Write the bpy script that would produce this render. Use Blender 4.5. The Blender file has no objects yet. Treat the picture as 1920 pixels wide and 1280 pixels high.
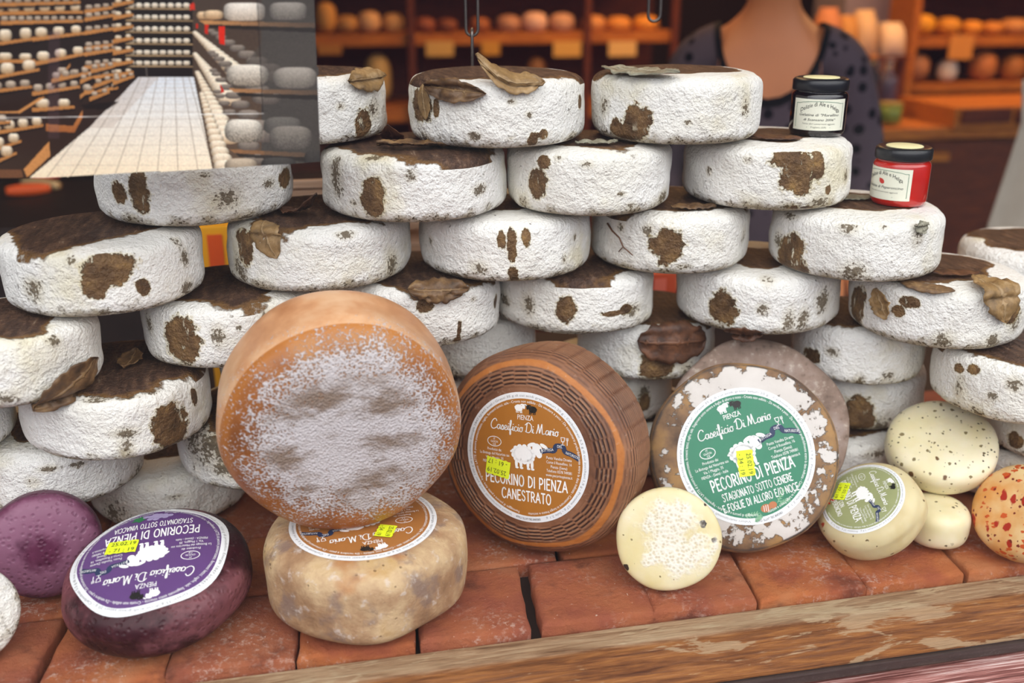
import bpy, bmesh, math, random
import numpy as np
from math import sin, cos, pi, radians, sqrt, atan2, asin, floor
from mathutils import Vector, Matrix

S = bpy.context.scene
# ------------------------------------------------------------------ camera
FPX, PITCH, YAW, CAMZ = 1900.0, radians(20), radians(11.8), 0.67
cam_d = bpy.data.cameras.new('camera'); cam = bpy.data.objects.new('camera', cam_d)
S.collection.objects.link(cam); S.camera = cam
cam_d.sensor_width = 36; cam_d.lens = FPX / 1920 * 36
cam_d.clip_start = 0.02
cam.location = (0, 0, CAMZ); cam.rotation_euler = (pi / 2 - PITCH, 0, -YAW)
cam_d.dof.use_dof = True; cam_d.dof.focus_distance = 1.16; cam_d.dof.aperture_fstop = 2.5
# ------------------------------------------------------------------ sky
def lin(h):
    h = h.lstrip('#'); c = [int(h[i:i + 2], 16) / 255 for i in (0, 2, 4)]
    return tuple(x / 12.92 if x <= .04045 else ((x + .055) / 1.055) ** 2.4 for x in c)
W = bpy.data.worlds.new('sky'); S.world = W; W.use_nodes = True
nt = W.node_tree; nt.nodes.clear()
_o = nt.nodes.new('ShaderNodeOutputWorld'); _b = nt.nodes.new('ShaderNodeBackground')
_t = nt.nodes.new('ShaderNodeTexCoord'); _s = nt.nodes.new('ShaderNodeSeparateXYZ'); _r = nt.nodes.new('ShaderNodeValToRGB')
nt.links.new(_t.outputs['Generated'], _s.inputs[0]); nt.links.new(_s.outputs['Z'], _r.inputs[0])
nt.links.new(_r.outputs[0], _b.inputs[0]); nt.links.new(_b.outputs[0], _o.inputs[0])
e = _r.color_ramp.elements
e[0].position = 0.0; e[0].color = (.035, .035, .05, 1)
e[1].position = 0.20; e[1].color = (.10, .10, .13, 1)
x = e.new(.36); x.color = (.95, .97, 1.0, 1)
x = e.new(1.0); x.color = (1.0, .99, .97, 1)
_b.inputs[1].default_value = 3.6
# ------------------------------------------------------------------ exposure
S.view_settings.view_transform = 'Standard'; S.view_settings.look = 'None'
S.view_settings.gamma = 1; S.view_settings.use_curve_mapping = False
S.view_settings.exposure = 0.0
# warm lamps of the shop, hung under its ceiling
def shop_lamp(loc, energy, size, col, rot=(0, 0, 0)):
    l = bpy.data.lights.new('shop_lamp', 'AREA'); l.energy = energy; l.size = size; l.color = col
    o = bpy.data.objects.new('shop_lamp', l); S.collection.objects.link(o); o.location = loc; o.rotation_euler = rot
    return o
shop_lamp((1.2, 3.2, 1.5), 24, .7, (1, .52, .19), (radians(18), 0, 0))
shop_lamp((2.7, 3.0, 1.5), 24, .7, (1, .52, .19), (radians(15), 0, 0))
shop_lamp((0.3, 2.0, 1.5), 5, .5, (1, .68, .38))

# ================================================================== helpers
_cy, _sy = cos(YAW), sin(YAW)
def ray(u, v):
    x = (u - 960) / FPX; y = -(v - 640) / FPX
    a = (x, cos(PITCH) + y * sin(PITCH), -sin(PITCH) + y * cos(PITCH))
    return Vector((a[0] * _cy + a[1] * _sy, -a[0] * _sy + a[1] * _cy, a[2]))
CAM = Vector((0, 0, CAMZ))
def atz(u, v, z): r = ray(u, v); return CAM + r * ((z - CAMZ) / r.z)
def aty(u, v, y): r = ray(u, v); return CAM + r * (y / r.y)
FWD = ray(960, 640).normalized(); RIGHT = Vector((_cy, -_sy, 0)); UP = RIGHT.cross(FWD)

def link(o, parent=None):
    S.collection.objects.link(o)
    if parent is not None: o.parent = parent
    return o
def tag(o, label=None, cat=None, group=None, kind=None):
    if label: o['label'] = label
    if cat: o['category'] = cat
    if group: o['group'] = group
    if kind: o['kind'] = kind
    return o
def obj(name, verts, faces, mats, parent=None, smooth=True, midx=None, attrs=None):
    me = bpy.data.meshes.new(name)
    me.from_pydata([tuple(v) for v in verts], [], [tuple(f) for f in faces])
    if not isinstance(mats, (list, tuple)): mats = [mats]
    for m in mats: me.materials.append(m)
    if smooth: me.polygons.foreach_set('use_smooth', [True] * len(me.polygons))
    if midx is not None: me.polygons.foreach_set('material_index', list(midx))
    for k, a in (attrs or {}).items():
        at = me.attributes.new(k, 'FLOAT', 'POINT'); at.data.foreach_set('value', np.asarray(a, dtype=np.float32))
    me.update()
    return link(bpy.data.objects.new(name, me), parent)
def empty(name, loc=(0, 0, 0), rz=0, parent=None):
    o = bpy.data.objects.new(name, None); link(o, parent); o.location = loc; o.rotation_euler = (0, 0, rz); o.empty_display_size = .03
    return o
class MB:
    """collects shapes, then links them as one mesh"""
    def __init__(s): s.v = []; s.f = []; s.m = []
    def add(s, v, f, mi=0):
        n = len(s.v); s.v += [tuple(p) for p in v]; s.f += [tuple(i + n for i in q) for q in f]; s.m += [mi] * len(f); return s
    def box(s, a, b, mi=0, bev=0.0):
        bm = bmesh.new(); bmesh.ops.create_cube(bm, size=1)
        sx, sy, sz = (b[i] - a[i] for i in range(3)); c = Vector([(a[i] + b[i]) / 2 for i in range(3)])
        bmesh.ops.scale(bm, vec=(sx, sy, sz), verts=bm.verts)
        if bev > 0: bmesh.ops.bevel(bm, geom=list(bm.edges), offset=min(bev, .45 * min(abs(sx), abs(sy), abs(sz))), segments=2, affect='EDGES', profile=.7)
        bmesh.ops.translate(bm, vec=c, verts=bm.verts)
        bm.verts.index_update(); s.add([v.co for v in bm.verts], [[v.index for v in f.verts] for f in bm.faces], mi); bm.free(); return s
    def lathe(s, prof, n=32, mi=0, c=(0, 0, 0)):
        v = []; f = []
        for (r, z) in prof:
            for k in range(n): v.append((c[0] + max(r, 1e-5) * cos(2 * pi * k / n), c[1] + max(r, 1e-5) * sin(2 * pi * k / n), c[2] + z))
        for i in range(len(prof) - 1):
            for k in range(n): f.append((i * n + k, i * n + (k + 1) % n, (i + 1) * n + (k + 1) % n, (i + 1) * n + k))
        return s.add(v, f, mi)
    def tube(s, pts, r, n=8, mi=0, closed=False):
        pts = [Vector(p) for p in pts]; N = len(pts); v = []; f = []
        up = None
        for i, p in enumerate(pts):
            t = (pts[(i + 1) % N] - pts[i - 1]) if (closed or 0 < i < N - 1) else (pts[1] - pts[0] if i == 0 else pts[-1] - pts[-2])
            t.normalize()
            if up is None: up = t.orthogonal()
            a = (up - t * up.dot(t)).normalized(); up = a; b = t.cross(a)
            rr = r(i / (N - 1)) if callable(r) else r
            for k in range(n): v.append(p + (a * cos(2 * pi * k / n) + b * sin(2 * pi * k / n)) * rr)
        for i in range(N if closed else N - 1):
            j = (i + 1) % N
            for k in range(n): f.append((i * n + k, i * n + (k + 1) % n, j * n + (k + 1) % n, j * n + k))
        if not closed: f.append(tuple(range(n))[::-1]); f.append(tuple((N - 1) * n + k for k in range(n)))
        return s.add(v, f, mi)
    def build(s, name, mats, parent=None, smooth=False): return obj(name, s.v, s.f, mats, parent, smooth, s.m)

# ---- node helper
class N:
    def __init__(s, name):
        s.mat = bpy.data.materials.new(name); s.mat.use_nodes = True; s.t = s.mat.node_tree; s.t.nodes.clear()
        s.out = s.n('ShaderNodeOutputMaterial'); s.co = None
    def n(s, k, **kw):
        x = s.t.nodes.new(k)
        for a, b in kw.items(): setattr(x, a, b)
        return x
    def put(s, sock, v):
        if v is None: return
        if isinstance(v, bpy.types.NodeSocket): s.t.links.new(v, sock)
        elif isinstance(v, tuple) and len(v) == 3 and sock.type == 'RGBA': sock.default_value = (*v, 1)
        else: sock.default_value = v
    def coords(s, rnd=True, scale=None):
        tc = s.n('ShaderNodeTexCoord').outputs['Object']
        if rnd:
            oi = s.n('ShaderNodeObjectInfo').outputs['Random']
            m = s.n('ShaderNodeMath', operation='MULTIPLY'); s.put(m.inputs[0], oi); m.inputs[1].default_value = 37.0
            a = s.n('ShaderNodeVectorMath', operation='ADD'); s.put(a.inputs[0], tc); s.put(a.inputs[1], m.outputs[0]); tc = a.outputs[0]
        return s.stretch(tc, scale) if scale else tc
    def stretch(s, vec, sc, rot=(0, 0, 0)):
        m = s.n('ShaderNodeMapping'); s.put(m.inputs['Vector'], vec); m.inputs['Scale'].default_value = sc; m.inputs['Rotation'].default_value = rot
        return m.outputs[0]
    def raw(s): return s.n('ShaderNodeTexCoord').outputs['Object']
    def xyz(s, vec):
        x = s.n('ShaderNodeSeparateXYZ'); s.put(x.inputs[0], vec); return x.outputs
    def noise(s, vec, scale, detail=4, rough=.55, dist=0.0):
        x = s.n('ShaderNodeTexNoise'); s.put(x.inputs['Vector'], vec); x.inputs['Scale'].default_value = scale
        x.inputs['Detail'].default_value = detail; x.inputs['Roughness'].default_value = rough; x.inputs['Distortion'].default_value = dist
        return x.outputs['Fac']
    def vor(s, vec, scale, feature='F1', out='Distance', rand=1.0):
        x = s.n('ShaderNodeTexVoronoi', feature=feature); s.put(x.inputs['Vector'], vec); x.inputs['Scale'].default_value = scale
        x.inputs['Randomness'].default_value = rand; return x.outputs[out]
    def math(s, op, a, b=None, c=None, clamp=False):
        x = s.n('ShaderNodeMath', operation=op); x.use_clamp = clamp
        s.put(x.inputs[0], a); s.put(x.inputs[1], b)
        if c is not None: s.put(x.inputs[2], c)
        return x.outputs[0]
    def step(s, v, lo, hi, a=0.0, b=1.0):
        x = s.n('ShaderNodeMapRange', interpolation_type='SMOOTHSTEP'); s.put(x.inputs[0], v)
        for i, q in enumerate((lo, hi, a, b)): x.inputs[i + 1].default_value = q
        return x.outputs[0]
    def mix(s, f, a, b, mode='MIX'):
        x = s.n('ShaderNodeMix', data_type='RGBA', blend_type=mode); s.put(x.inputs[0], f); s.put(x.inputs[6], a); s.put(x.inputs[7], b)
        return x.outputs[2]
    def ramp(s, f, stops):
        x = s.n('ShaderNodeValToRGB'); s.put(x.inputs[0], f); el = x.color_ramp.elements
        el[0].position, el[0].color = stops[0][0], (*stops[0][1], 1); el[1].position, el[1].color = stops[-1][0], (*stops[-1][1], 1)
        for p, c in stops[1:-1]: q = el.new(p); q.color = (*c, 1)
        return x.outputs[0]
    def attr(s, name, out='Fac'):
        x = s.n('ShaderNodeAttribute'); x.attribute_name = name; return x.outputs[out]
    def bump(s, h, strength=.5, dist=.002, nrm=None):
        x = s.n('ShaderNodeBump'); s.put(x.inputs['Height'], h); x.inputs['Strength'].default_value = strength; x.inputs['Distance'].default_value = dist
        s.put(x.inputs['Normal'], nrm); return x.outputs[0]
    def done(s, col, rough=.6, nrm=None, spec=.4, metal=0.0, coat=0.0, sss=0.0, sssr=None, emit=None, es=0.0, trans=0.0):
        b = s.n('ShaderNodeBsdfPrincipled'); s.put(b.inputs['Base Color'], col); s.put(b.inputs['Roughness'], rough); s.put(b.inputs['Normal'], nrm)
        b.inputs['Specular IOR Level'].default_value = spec; b.inputs['Metallic'].default_value = metal; b.inputs['Coat Weight'].default_value = coat
        b.inputs['Coat Roughness'].default_value = .15; b.inputs['Transmission Weight'].default_value = trans
        if sss: b.inputs['Subsurface Weight'].default_value = sss; b.inputs['Subsurface Radius'].default_value = sssr or (.01, .006, .003); b.inputs['Subsurface Scale'].default_value = 1
        if emit: s.put(b.inputs['Emission Color'], emit); b.inputs['Emission Strength'].default_value = es
        s.put(s.out.inputs[0], b.outputs[0]); return s.mat
def plain(name, col, rough=.6, spec=.4, metal=0.0, coat=0.0, var=0.0, scale=30):
    m = N(name)
    c = lin(col) if isinstance(col, str) else col
    if var:
        f = m.noise(m.coords(), scale, 4); c = m.mix(f, tuple(x * (1 - var) for x in c), tuple(min(1, x * (1 + var)) for x in c))
    return m.done(c, rough, None, spec, metal, coat)
# ================================================================== materials
def m_white():
    m = N('white_rind'); co = m.coords(); raw = m.raw(); z = m.xyz(raw)[2]
    n1 = m.noise(co, 14, 3); n2 = m.noise(co, 60, 7, .6); n3 = m.noise(co, 260, 5, .65)
    base = m.mix(m.step(m.noise(co, 6, 3), .35, .7), lin('#f6f4ef'), lin('#efebe0'))
    base = m.mix(m.math('MULTIPLY', m.step(m.noise(co, 9.3, 4), .53, .75), .55), base, lin('#d9cb96'))
    # scattered specks and grey-brown bloom
    sp = m.math('MULTIPLY', m.step(m.noise(co, 130, 3, .6), .68, .72), m.step(n1, .45, .6))
    base = m.mix(m.math('MULTIPLY', sp, .8), base, lin('#4a3b26'))
    # grime on the lower and upper rims
    zz = m.math('ADD', z, m.math('MULTIPLY', m.math('SUBTRACT', n2, .5), .05))
    base = m.mix(m.math('MULTIPLY', m.step(zz, .016, 0.002), .75), base, lin('#97835a'))
    base = m.mix(m.math('MULTIPLY', m.step(n3, .52, .6), m.step(zz, .018, .006)), base, lin('#55452c'))
    # mould patches
    d = m.math('ADD', m.attr('dirt'), m.math('MULTIPLY', m.math('SUBTRACT', n2, .5), 2.2))
    d = m.math('ADD', d, m.math('MULTIPLY', m.math('SUBTRACT', n3, .5), 3.2))
    soft = m.step(m.attr('dirt'), -.5, .6)
    base = m.mix(m.math('MULTIPLY', soft, .38), base, lin('#b9ab86'))
    base = m.mix(m.math('MULTIPLY', m.step(d, .34, .62), .85), base, lin('#54401f'))
    # rind worn away to the brown leaf
    sraw = m.attr('spot')
    s_ = m.math('ADD', sraw, m.math('MULTIPLY', m.math('SUBTRACT', n2, .5), 1.5))
    s_ = m.math('ADD', s_, m.math('MULTIPLY', m.math('SUBTRACT', n3, .5), .7))
    mask = m.step(s_, -.03, .03)
    flake = m.math('MULTIPLY', m.step(m.noise(m.stretch(co, (1, 1, .35)), 120, 4, .6), .60, .64), m.step(m.noise(co, 22, 2), .5, .6))
    mask = m.math('MULTIPLY', mask, m.math('SUBTRACT', 1.0, flake))
    brown = m.ramp(m.noise(co, 38, 6, .65), [(.26, lin('#3d2a18')), (.46, lin('#654a2e')), (.58, lin('#7d5f3c')), (.74, lin('#a8834a'))])
    rim = m.step(s_, .16, .0); brown = m.mix(m.math('MULTIPLY', rim, .45), brown, lin('#47331a'))
    halo = m.math('MULTIPLY', m.step(s_, -.22, 0.), .55)
    col = m.mix(halo, base, lin('#c9b57a')); col = m.mix(mask, col, brown)
    # leaf-covered top face
    t_ = m.math('ADD', m.attr('top'), m.math('MULTIPLY', m.math('SUBTRACT', n2, .5), .3))
    t_ = m.math('ADD', t_, m.math('MULTIPLY', m.math('SUBTRACT', n1, .5), .55))
    tm = m.step(t_, -.02, .02)
    fib = m.noise(m.stretch(co, (1, .18, 1)), 150, 5, .65)
    leaf = m.ramp(fib, [(.3, lin('#33221a')), (.5, lin('#4d372b')), (.66, lin('#6b4f3c')), (.78, lin('#b9a892'))])
    leaf = m.mix(m.step(t_, .12, 0.), leaf, lin('#7b5931'))
    col = m.mix(tm, col, leaf)
    allm = m.math('MAXIMUM', mask, tm)
    h = m.math('ADD', m.math('MULTIPLY', m.noise(co, 130, 4, .6), 1.0), m.math('MULTIPLY', m.noise(co, 330, 3, .5), .45))
    h = m.math('ADD', h, m.math('MULTIPLY', allm, -.55))
    return m.done(col, m.mix(allm, (.8,) * 3, (.5,) * 3), m.bump(h, .9, .0055), .3)
M_white = m_white()

def m_leaf(name, a, b, c):
    m = N(name); co = m.coords(); f = m.noise(co, 55, 6, .65)
    col = m.ramp(f, [(.3, lin(a)), (.52, lin(b)), (.75, lin(c))])
    vein = m.step(m.math('ABSOLUTE', m.attr('vein')), .10, .02)
    col = m.mix(m.math('MULTIPLY', vein, .5), col, lin(c))
    h = m.math('ADD', m.math('MULTIPLY', m.noise(co, 120, 4), .6), vein)
    return m.done(col, .5, m.bump(h, .6, .002), .45)
M_leaf = m_leaf('dry_leaf_brown', '#3a2a1c', '#6a4d30', '#9a7a50')
M_leaf_pale = m_leaf('dry_leaf_pale', '#6a5233', '#96764a', '#bfa27a')
M_leaf_dark = m_leaf('dry_leaf_dark', '#2b1a12', '#553420', '#7b4f33')
M_leaf_green = m_leaf('dry_leaf_green', '#565347', '#86826f', '#bdb9a6')

def m_orange():
    m = N('orange_rind'); co = m.coords(False); z = m.xyz(m.raw())[2]
    n1 = m.noise(co, 9, 4); n2 = m.noise(co, 45, 6, .6); n3 = m.noise(co, 300, 4, .65)
    side = m.ramp(m.noise(co, 13, 5, .6), [(.3, lin('#b0754a')), (.48, lin('#cf986c')), (.66, lin('#e2bc96'))])
    face = m.ramp(n1, [(.3, lin('#74401a')), (.5, lin('#a0602a')), (.7, lin('#bb8044'))])
    f = m.math('ADD', m.attr('face'), m.math('MULTIPLY', m.math('SUBTRACT', n1, .5), .4))
    col = m.mix(m.step(f, -.28, .0), side, face)
    warm = m.math('MULTIPLY', m.step(f, -.30, -.12), m.step(f, .2, .02)); col = m.mix(m.math('MULTIPLY', warm, .5), col, lin('#c07830'))
    md = m.math('ADD', m.attr('mold'), m.math('MULTIPLY', m.math('SUBTRACT', n2, .5), 1.0))
    md = m.math('ADD', md, m.math('MULTIPLY', m.math('SUBTRACT', n1, .5), 1.1))
    pores = m.vor(co, 380); crust = m.math('ADD', md, m.math('MULTIPLY', m.math('SUBTRACT', n3, .5), 1.6))
    crust = m.math('ADD', crust, m.math('MULTIPLY', m.math('SUBTRACT', pores, .5), .9))
    mm = m.step(crust, -.08, .32)
    grey = m.math('MULTIPLY', m.step(m.noise(m.stretch(co, (.8, 1.6, 1)), 18, 5, .65), .42, .62), m.step(m.attr('mold'), .05, .5))
    col = m.mix(m.math('MULTIPLY', m.step(md, -.1, .3), .7), col, lin('#8a6a50'))
    mc = m.mix(grey, lin('#d4d0d2'), lin('#85766a'))
    col = m.mix(m.math('MULTIPLY', mm, .84), col, mc)
    h = m.math('ADD', m.math('MULTIPLY', m.math('MULTIPLY', mm, pores), 1.2), m.math('MULTIPLY', n2, .6))
    return m.done(col, m.mix(mm, (.38,) * 3, (.75,) * 3), m.bump(h, .6, .002), .45)
M_orange = m_orange()

def m_tan():
    m = N('tan_rind'); co = m.coords(False); n1 = m.noise(co, 16, 5, .6); n2 = m.noise(co, 70, 6, .65); z = m.xyz(m.raw())[2]
    col = m.ramp(n1, [(.26, lin('#7a5a42')), (.42, lin('#a88462')), (.58, lin('#cdb088')), (.75, lin('#bd965c'))])
    col = m.mix(m.math('MULTIPLY', m.step(m.math('ADD', z, m.math('MULTIPLY', m.math('SUBTRACT', n1, .5), .05)), .045, .08), .65), col, lin('#d9bd84'))
    col = m.mix(m.math('MULTIPLY', m.step(m.noise(co, 24, 4), .52, .66), .65), col, lin('#7c6a66'))
    col = m.mix(m.math('MULTIPLY', m.step(n2, .56, .68), .55), col, lin('#d8cdc4'))
    col = m.mix(m.math('MULTIPLY', m.step(m.noise(co, 11, 3), .62, .72), .7), col, lin('#a9662a'))
    pit = m.step(m.vor(co, 85), .16, .05); pit = m.math('MULTIPLY', pit, m.step(n1, .5, .6)); col = m.mix(m.math('MULTIPLY', pit, .6), col, lin('#6d4c34'))
    h = m.math('SUBTRACT', m.math('ADD', n2, m.math('MULTIPLY', m.noise(co, 200, 4), .5)), pit)
    return m.done(col, .6, m.bump(h, .7, .003), .35)
M_tan = m_tan()

def m_basket():
    m = N('basket_rind'); co = m.coords(False); n1 = m.noise(co, 14, 5, .6); n2 = m.noise(co, 90, 5, .65)
    col = m.ramp(n1, [(.3, lin('#5a3826')), (.5, lin('#7d5238')), (.7, lin('#96694c'))])
    g = m.attr('ridge'); col = m.mix(m.step(g, .1, -.7), col, lin('#38211a'))
    col = m.mix(m.math('MULTIPLY', m.step(g, .3, .9), .35), col, lin('#b08a66'))
    ed = m.math('ADD', m.attr('edge'), m.math('MULTIPLY', m.math('SUBTRACT', n1, .5), .9))
    col = m.mix(m.math('MULTIPLY', m.step(ed, .45, .75), .85), col, m.mix(n2, lin('#a8591c'), lin('#d08a44')))
    col = m.mix(m.math('MULTIPLY', m.step(n2, .6, .72), .35), col, lin('#b59a86'))
    return m.done(col, .5, m.bump(n2, .5, .002), .4)
M_basket = m_basket()

def m_ash():
    m = N('ash_rind'); co = m.coords(False); n1 = m.noise(co, 13, 5, .6); n2 = m.noise(co, 50, 8, .68)
    brown = m.ramp(m.noise(co, 30, 5), [(.3, lin('#4d3a2e')), (.5, lin('#85664a')), (.68, lin('#a47e50'))])
    wm = m.math('ADD', m.attr('white'), m.math('MULTIPLY', m.math('SUBTRACT', n2, .5), 2.0)); wm = m.math('ADD', wm, m.math('MULTIPLY', m.math('SUBTRACT', n1, .5), 1.3))
    w = m.step(wm, .0, .1); col = m.mix(w, brown, m.mix(n1, lin('#b5aaa0'), lin('#e4dfda')))
    ed = m.math('ADD', m.attr('edge'), m.math('MULTIPLY', m.math('SUBTRACT', n2, .5), .8)); col = m.mix(m.math('MULTIPLY', m.step(ed, .5, .75), .85), col, lin('#4a4340'))
    h = m.math('ADD', m.math('MULTIPLY', w, 1.0), m.math('MULTIPLY', n2, .6))
    return m.done(col, .65, m.bump(h, .8, .0025), .35)
M_ash = m_ash()
def m_grey():
    m = N('grey_rind'); co = m.coords(False); n1 = m.noise(co, 18, 5, .6); n2 = m.noise(co, 70, 7, .68)
    col = m.ramp(n1, [(.3, lin('#6f5c50')), (.5, lin('#937d70')), (.7, lin('#ab9a92'))])
    col = m.mix(m.math('MULTIPLY', m.step(n2, .53, .68), .7), col, lin('#cfc2b2')); col = m.mix(m.math('MULTIPLY', m.step(n2, .45, .3), .6), col, lin('#55453a'))
    return m.done(col, .7, m.bump(n2, .6, .003), .3)
M_grey = m_grey()

def m_cream(name, base, base2, flecks, foam=False):
    m = N(name); co = m.coords(False); n1 = m.noise(co, 18, 4); n2 = m.noise(co, 90, 4)
    col = m.mix(m.step(n1, .3, .7), lin(base), lin(base2)); h = m.math('MULTIPLY', n2, .4)
    for (sc, th, c, dens, st) in flecks:
        wob = m.n('ShaderNodeVectorMath', operation='ADD'); nn = m.n('ShaderNodeTexNoise'); m.put(nn.inputs['Vector'], co); nn.inputs['Scale'].default_value = sc * 1.3
        sc_ = m.n('ShaderNodeVectorMath', operation='SCALE'); m.put(sc_.inputs[0], nn.outputs['Color']); sc_.inputs['Scale'].default_value = .6 / sc
        m.put(wob.inputs[0], m.stretch(co, st)); m.put(wob.inputs[1], sc_.outputs[0])
        v = m.n('ShaderNodeTexVoronoi'); m.put(v.inputs['Vector'], wob.outputs[0]); v.inputs['Scale'].default_value = sc
        pick = m.step(m.xyz(v.outputs['Color'])[0], 1 - dens, 1 - dens + .01)
        sz = m.math('MULTIPLY', m.math('ADD', m.xyz(v.outputs['Color'])[1], .35), th)
        mk = m.math('MULTIPLY', pick, m.step(m.math('SUBTRACT', v.outputs['Distance'], sz), .06, -.04)); col = m.mix(mk, col, lin(c))
    if foam:
        fm = m.math('ADD', m.attr('foam'), m.math('MULTIPLY', m.math('SUBTRACT', m.noise(co, 30, 5), .5), 1.6)); w = m.step(fm, .0, .25)
        p = m.vor(co, 260); col = m.mix(m.math('MULTIPLY', w, .85), col, m.mix(m.step(p, .2, .6), lin('#d3c8b0'), lin('#e9e4d8'))); h = m.math('ADD', h, m.math('MULTIPLY', w, p))
    return m.done(col, .42, m.bump(h, .45, .002), .45, sss=.25, sssr=(.006, .004, .002))
M_speck = m_cream('pepper_cream', '#e2d6aa', '#ece3c6', [(75, .26, '#6a4c28', .10, (1, 1, 1)), (150, .30, '#857650', .22, (1, 1, 1)), (260, .3, '#5b5238', .16, (1, 1, 1))])
M_olive_body = m_cream('chilli_green_cream', '#c3ae7c', '#d8caa0', [(75, .30, '#b23a1e', .13, (1, 1, .7)), (170, .24, '#6d5a38', .14, (1, .6, 1))])
M_chili = m_cream('chilli_cream', '#dd9a50', '#ecd09a', [(85, .38, '#b02a14', .45, (1, .7, 1)), (150, .38, '#cf5a22', .40, (.7, 1, 1)), (210, .3, '#7d2a18', .2, (1, 1, 1))])
M_truffle = m_cream('truffle_cream', '#dfd2a2', '#ebe2c2', [(60, .30, '#2e2a28', .10, (1, 1, 1)), (150, .3, '#6b6145', .2, (1, 1, 1))])
M_foam = m_cream('foam_cream', '#d9c993', '#e6dab4', [(70, .26, '#3c2f26', .07, (1, 1, 1)), (200, .22, '#8f7d54', .10, (1, 1, 1))], True)

def m_purple(name, dark, mid, pale, pal):
    m = N(name); co = m.coords(False); n1 = m.noise(co, 17, 4, .6); n2 = m.noise(co, 80, 6, .65)
    col = m.ramp(n1, [(.3, lin(dark)), (.55, lin(mid)), (.8, lin(mid))])
    f = m.math('ADD', m.attr('pale'), m.math('MULTIPLY', m.math('SUBTRACT', n1, .5), 1.3)); f = m.math('ADD', f, m.math('MULTIPLY', m.math('SUBTRACT', n2, .5), .7))
    col = m.mix(m.math('MULTIPLY', m.step(f, .0, .55), pal), col, lin(pale))
    dim = m.vor(co, 150); col = m.mix(m.math('MULTIPLY', m.step(dim, .3, .1), .25), col, lin(dark))
    h = m.math('ADD', m.step(dim, .1, .45), m.math('MULTIPLY', n2, .4))
    return m.done(col, .40, m.bump(h, .45, .0018), .32)
M_purple = m_purple('wine_rind_dark', '#180509', '#381019', '#8a545a', .75)
M_purple2 = m_purple('wine_rind_pale', '#3a1228', '#5e2844', '#8f6078', .75)

def m_tile():
    m = N('terracotta'); co = m.coords(False); n1 = m.noise(co, 11, 4); n2 = m.noise(co, 150, 7, .72); n3 = m.noise(co, 5, 2)
    col = m.ramp(n1, [(.28, lin('#7d3f2a')), (.42, lin('#a85a3a')), (.56, lin('#c2713f')), (.75, lin('#cf8d5e'))])
    col = m.mix(m.math('MULTIPLY', m.attr('tint'), .6), col, lin('#9c5a48'))
    dust = m.math('MULTIPLY', m.step(n2, .50, .64), m.step(m.noise(co, 9, 3), .46, .64)); col = m.mix(m.math('MULTIPLY', dust, .6), col, lin('#dcc0b0'))
    col = m.mix(m.math('MULTIPLY', m.step(m.noise(co, 14, 5, .65), .54, .70), .7), col, lin('#663a2e'))
    col = m.mix(m.step(m.noise(co, 230, 2), .73, .76), col, lin('#e7cbb8'))
    return m.done(col, .7, m.bump(m.math('ADD', n2, m.math('MULTIPLY', m.noise(co, 28, 3), 1.2)), .9, .005), .3)
M_tile = m_tile()
def m_wood(name, stops, patch=None, scale=(1.2, 14, 14), rough=.6):
    m = N(name); co = m.coords(False); g = m.stretch(co, scale)
    n1 = m.noise(g, 9, 6, .62, .6); n2 = m.noise(g, 34, 5, .65)
    col = m.ramp(m.math('ADD', m.math('MULTIPLY', n1, .75), m.math('MULTIPLY', n2, .25)), [(p, lin(c)) for p, c in stops])
    if patch:
        b = m.math('ADD', m.noise(m.stretch(co, (3, 9, 9)), 3.4, 5, .6, .8), m.math('MULTIPLY', m.math('SUBTRACT', n2, .5), .25))
        col = m.mix(m.math('MULTIPLY', m.step(b, .56, .62), .7), col, m.mix(n2, lin(patch[0]), lin(patch[1])))
        z = m.xyz(m.raw())[2]; zz = m.math('ADD', z, m.math('MULTIPLY', m.math('SUBTRACT', n1, .5), .02)); col = m.mix(m.math('MULTIPLY', m.step(zz, patch[2] - .019, patch[2] - .008), .8), col, m.mix(n2, lin('#7d6a52'), lin('#cdbb9d')))
        col = m.mix(m.math('MULTIPLY', m.step(n2, .66, .74), .6), col, lin('#4a3826'))
    return m.done(col, rough, m.bump(m.math('ADD', n1, n2), .5, .002), .35)
M_board = m_wood('weathered_varnished_board', [(.32, '#4a2a15'), (.46, '#7d4f28'), (.56, '#9a6534'), (.66, '#b07a42'), (.78, '#cfae82')], ('#a88b64', '#cdb894', 0.0))
M_sill = m_wood('pink_weathered_wood', [(.36, '#3a1a18'), (.46, '#744540'), (.54, '#a0706a'), (.64, '#dccac6')], None, (.7, 30, 30))
M_pine = m_wood('pale_crate_wood', [(.3, '#a8846a'), (.5, '#c9a88e'), (.7, '#dcc3ac')])
M_shelfwood = m_wood('amber_shelf_wood', [(.3, '#7a3e0e'), (.5, '#a8611c'), (.7, '#c9822e')])
M_redwood = m_wood('red_brown_wood', [(.3, '#3a160a'), (.5, '#5c2610'), (.7, '#7a3716')])
M_dark = plain('dark_wood', '#241612', .6, .3, var=.3)
M_metalstrip = plain('dark_metal_strip', '#4a4543', .45, .5, .6, var=.4, scale=60)
M_chain = plain('tarnished_steel', '#77706a', .35, .5, .9, var=.3, scale=200)
M_glass = None
def m_glass():
    m = N('window_glass'); lw = m.n('ShaderNodeLayerWeight'); lw.inputs[0].default_value = .5
    f = m.math('MULTIPLY_ADD', m.math('POWER', lw.outputs['Facing'], 5.0), .96, .03)
    t = m.n('ShaderNodeBsdfTransparent'); g = m.n('ShaderNodeBsdfGlossy'); g.inputs['Roughness'].default_value = .0
    x = m.n('ShaderNodeMixShader'); m.put(x.inputs[0], f); m.put(x.inputs[1], t.outputs[0]); m.put(x.inputs[2], g.outputs[0]); m.put(m.out.inputs[0], x.outputs[0])
    return m.mat
M_glass = m_glass()
_pl = {}
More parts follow.
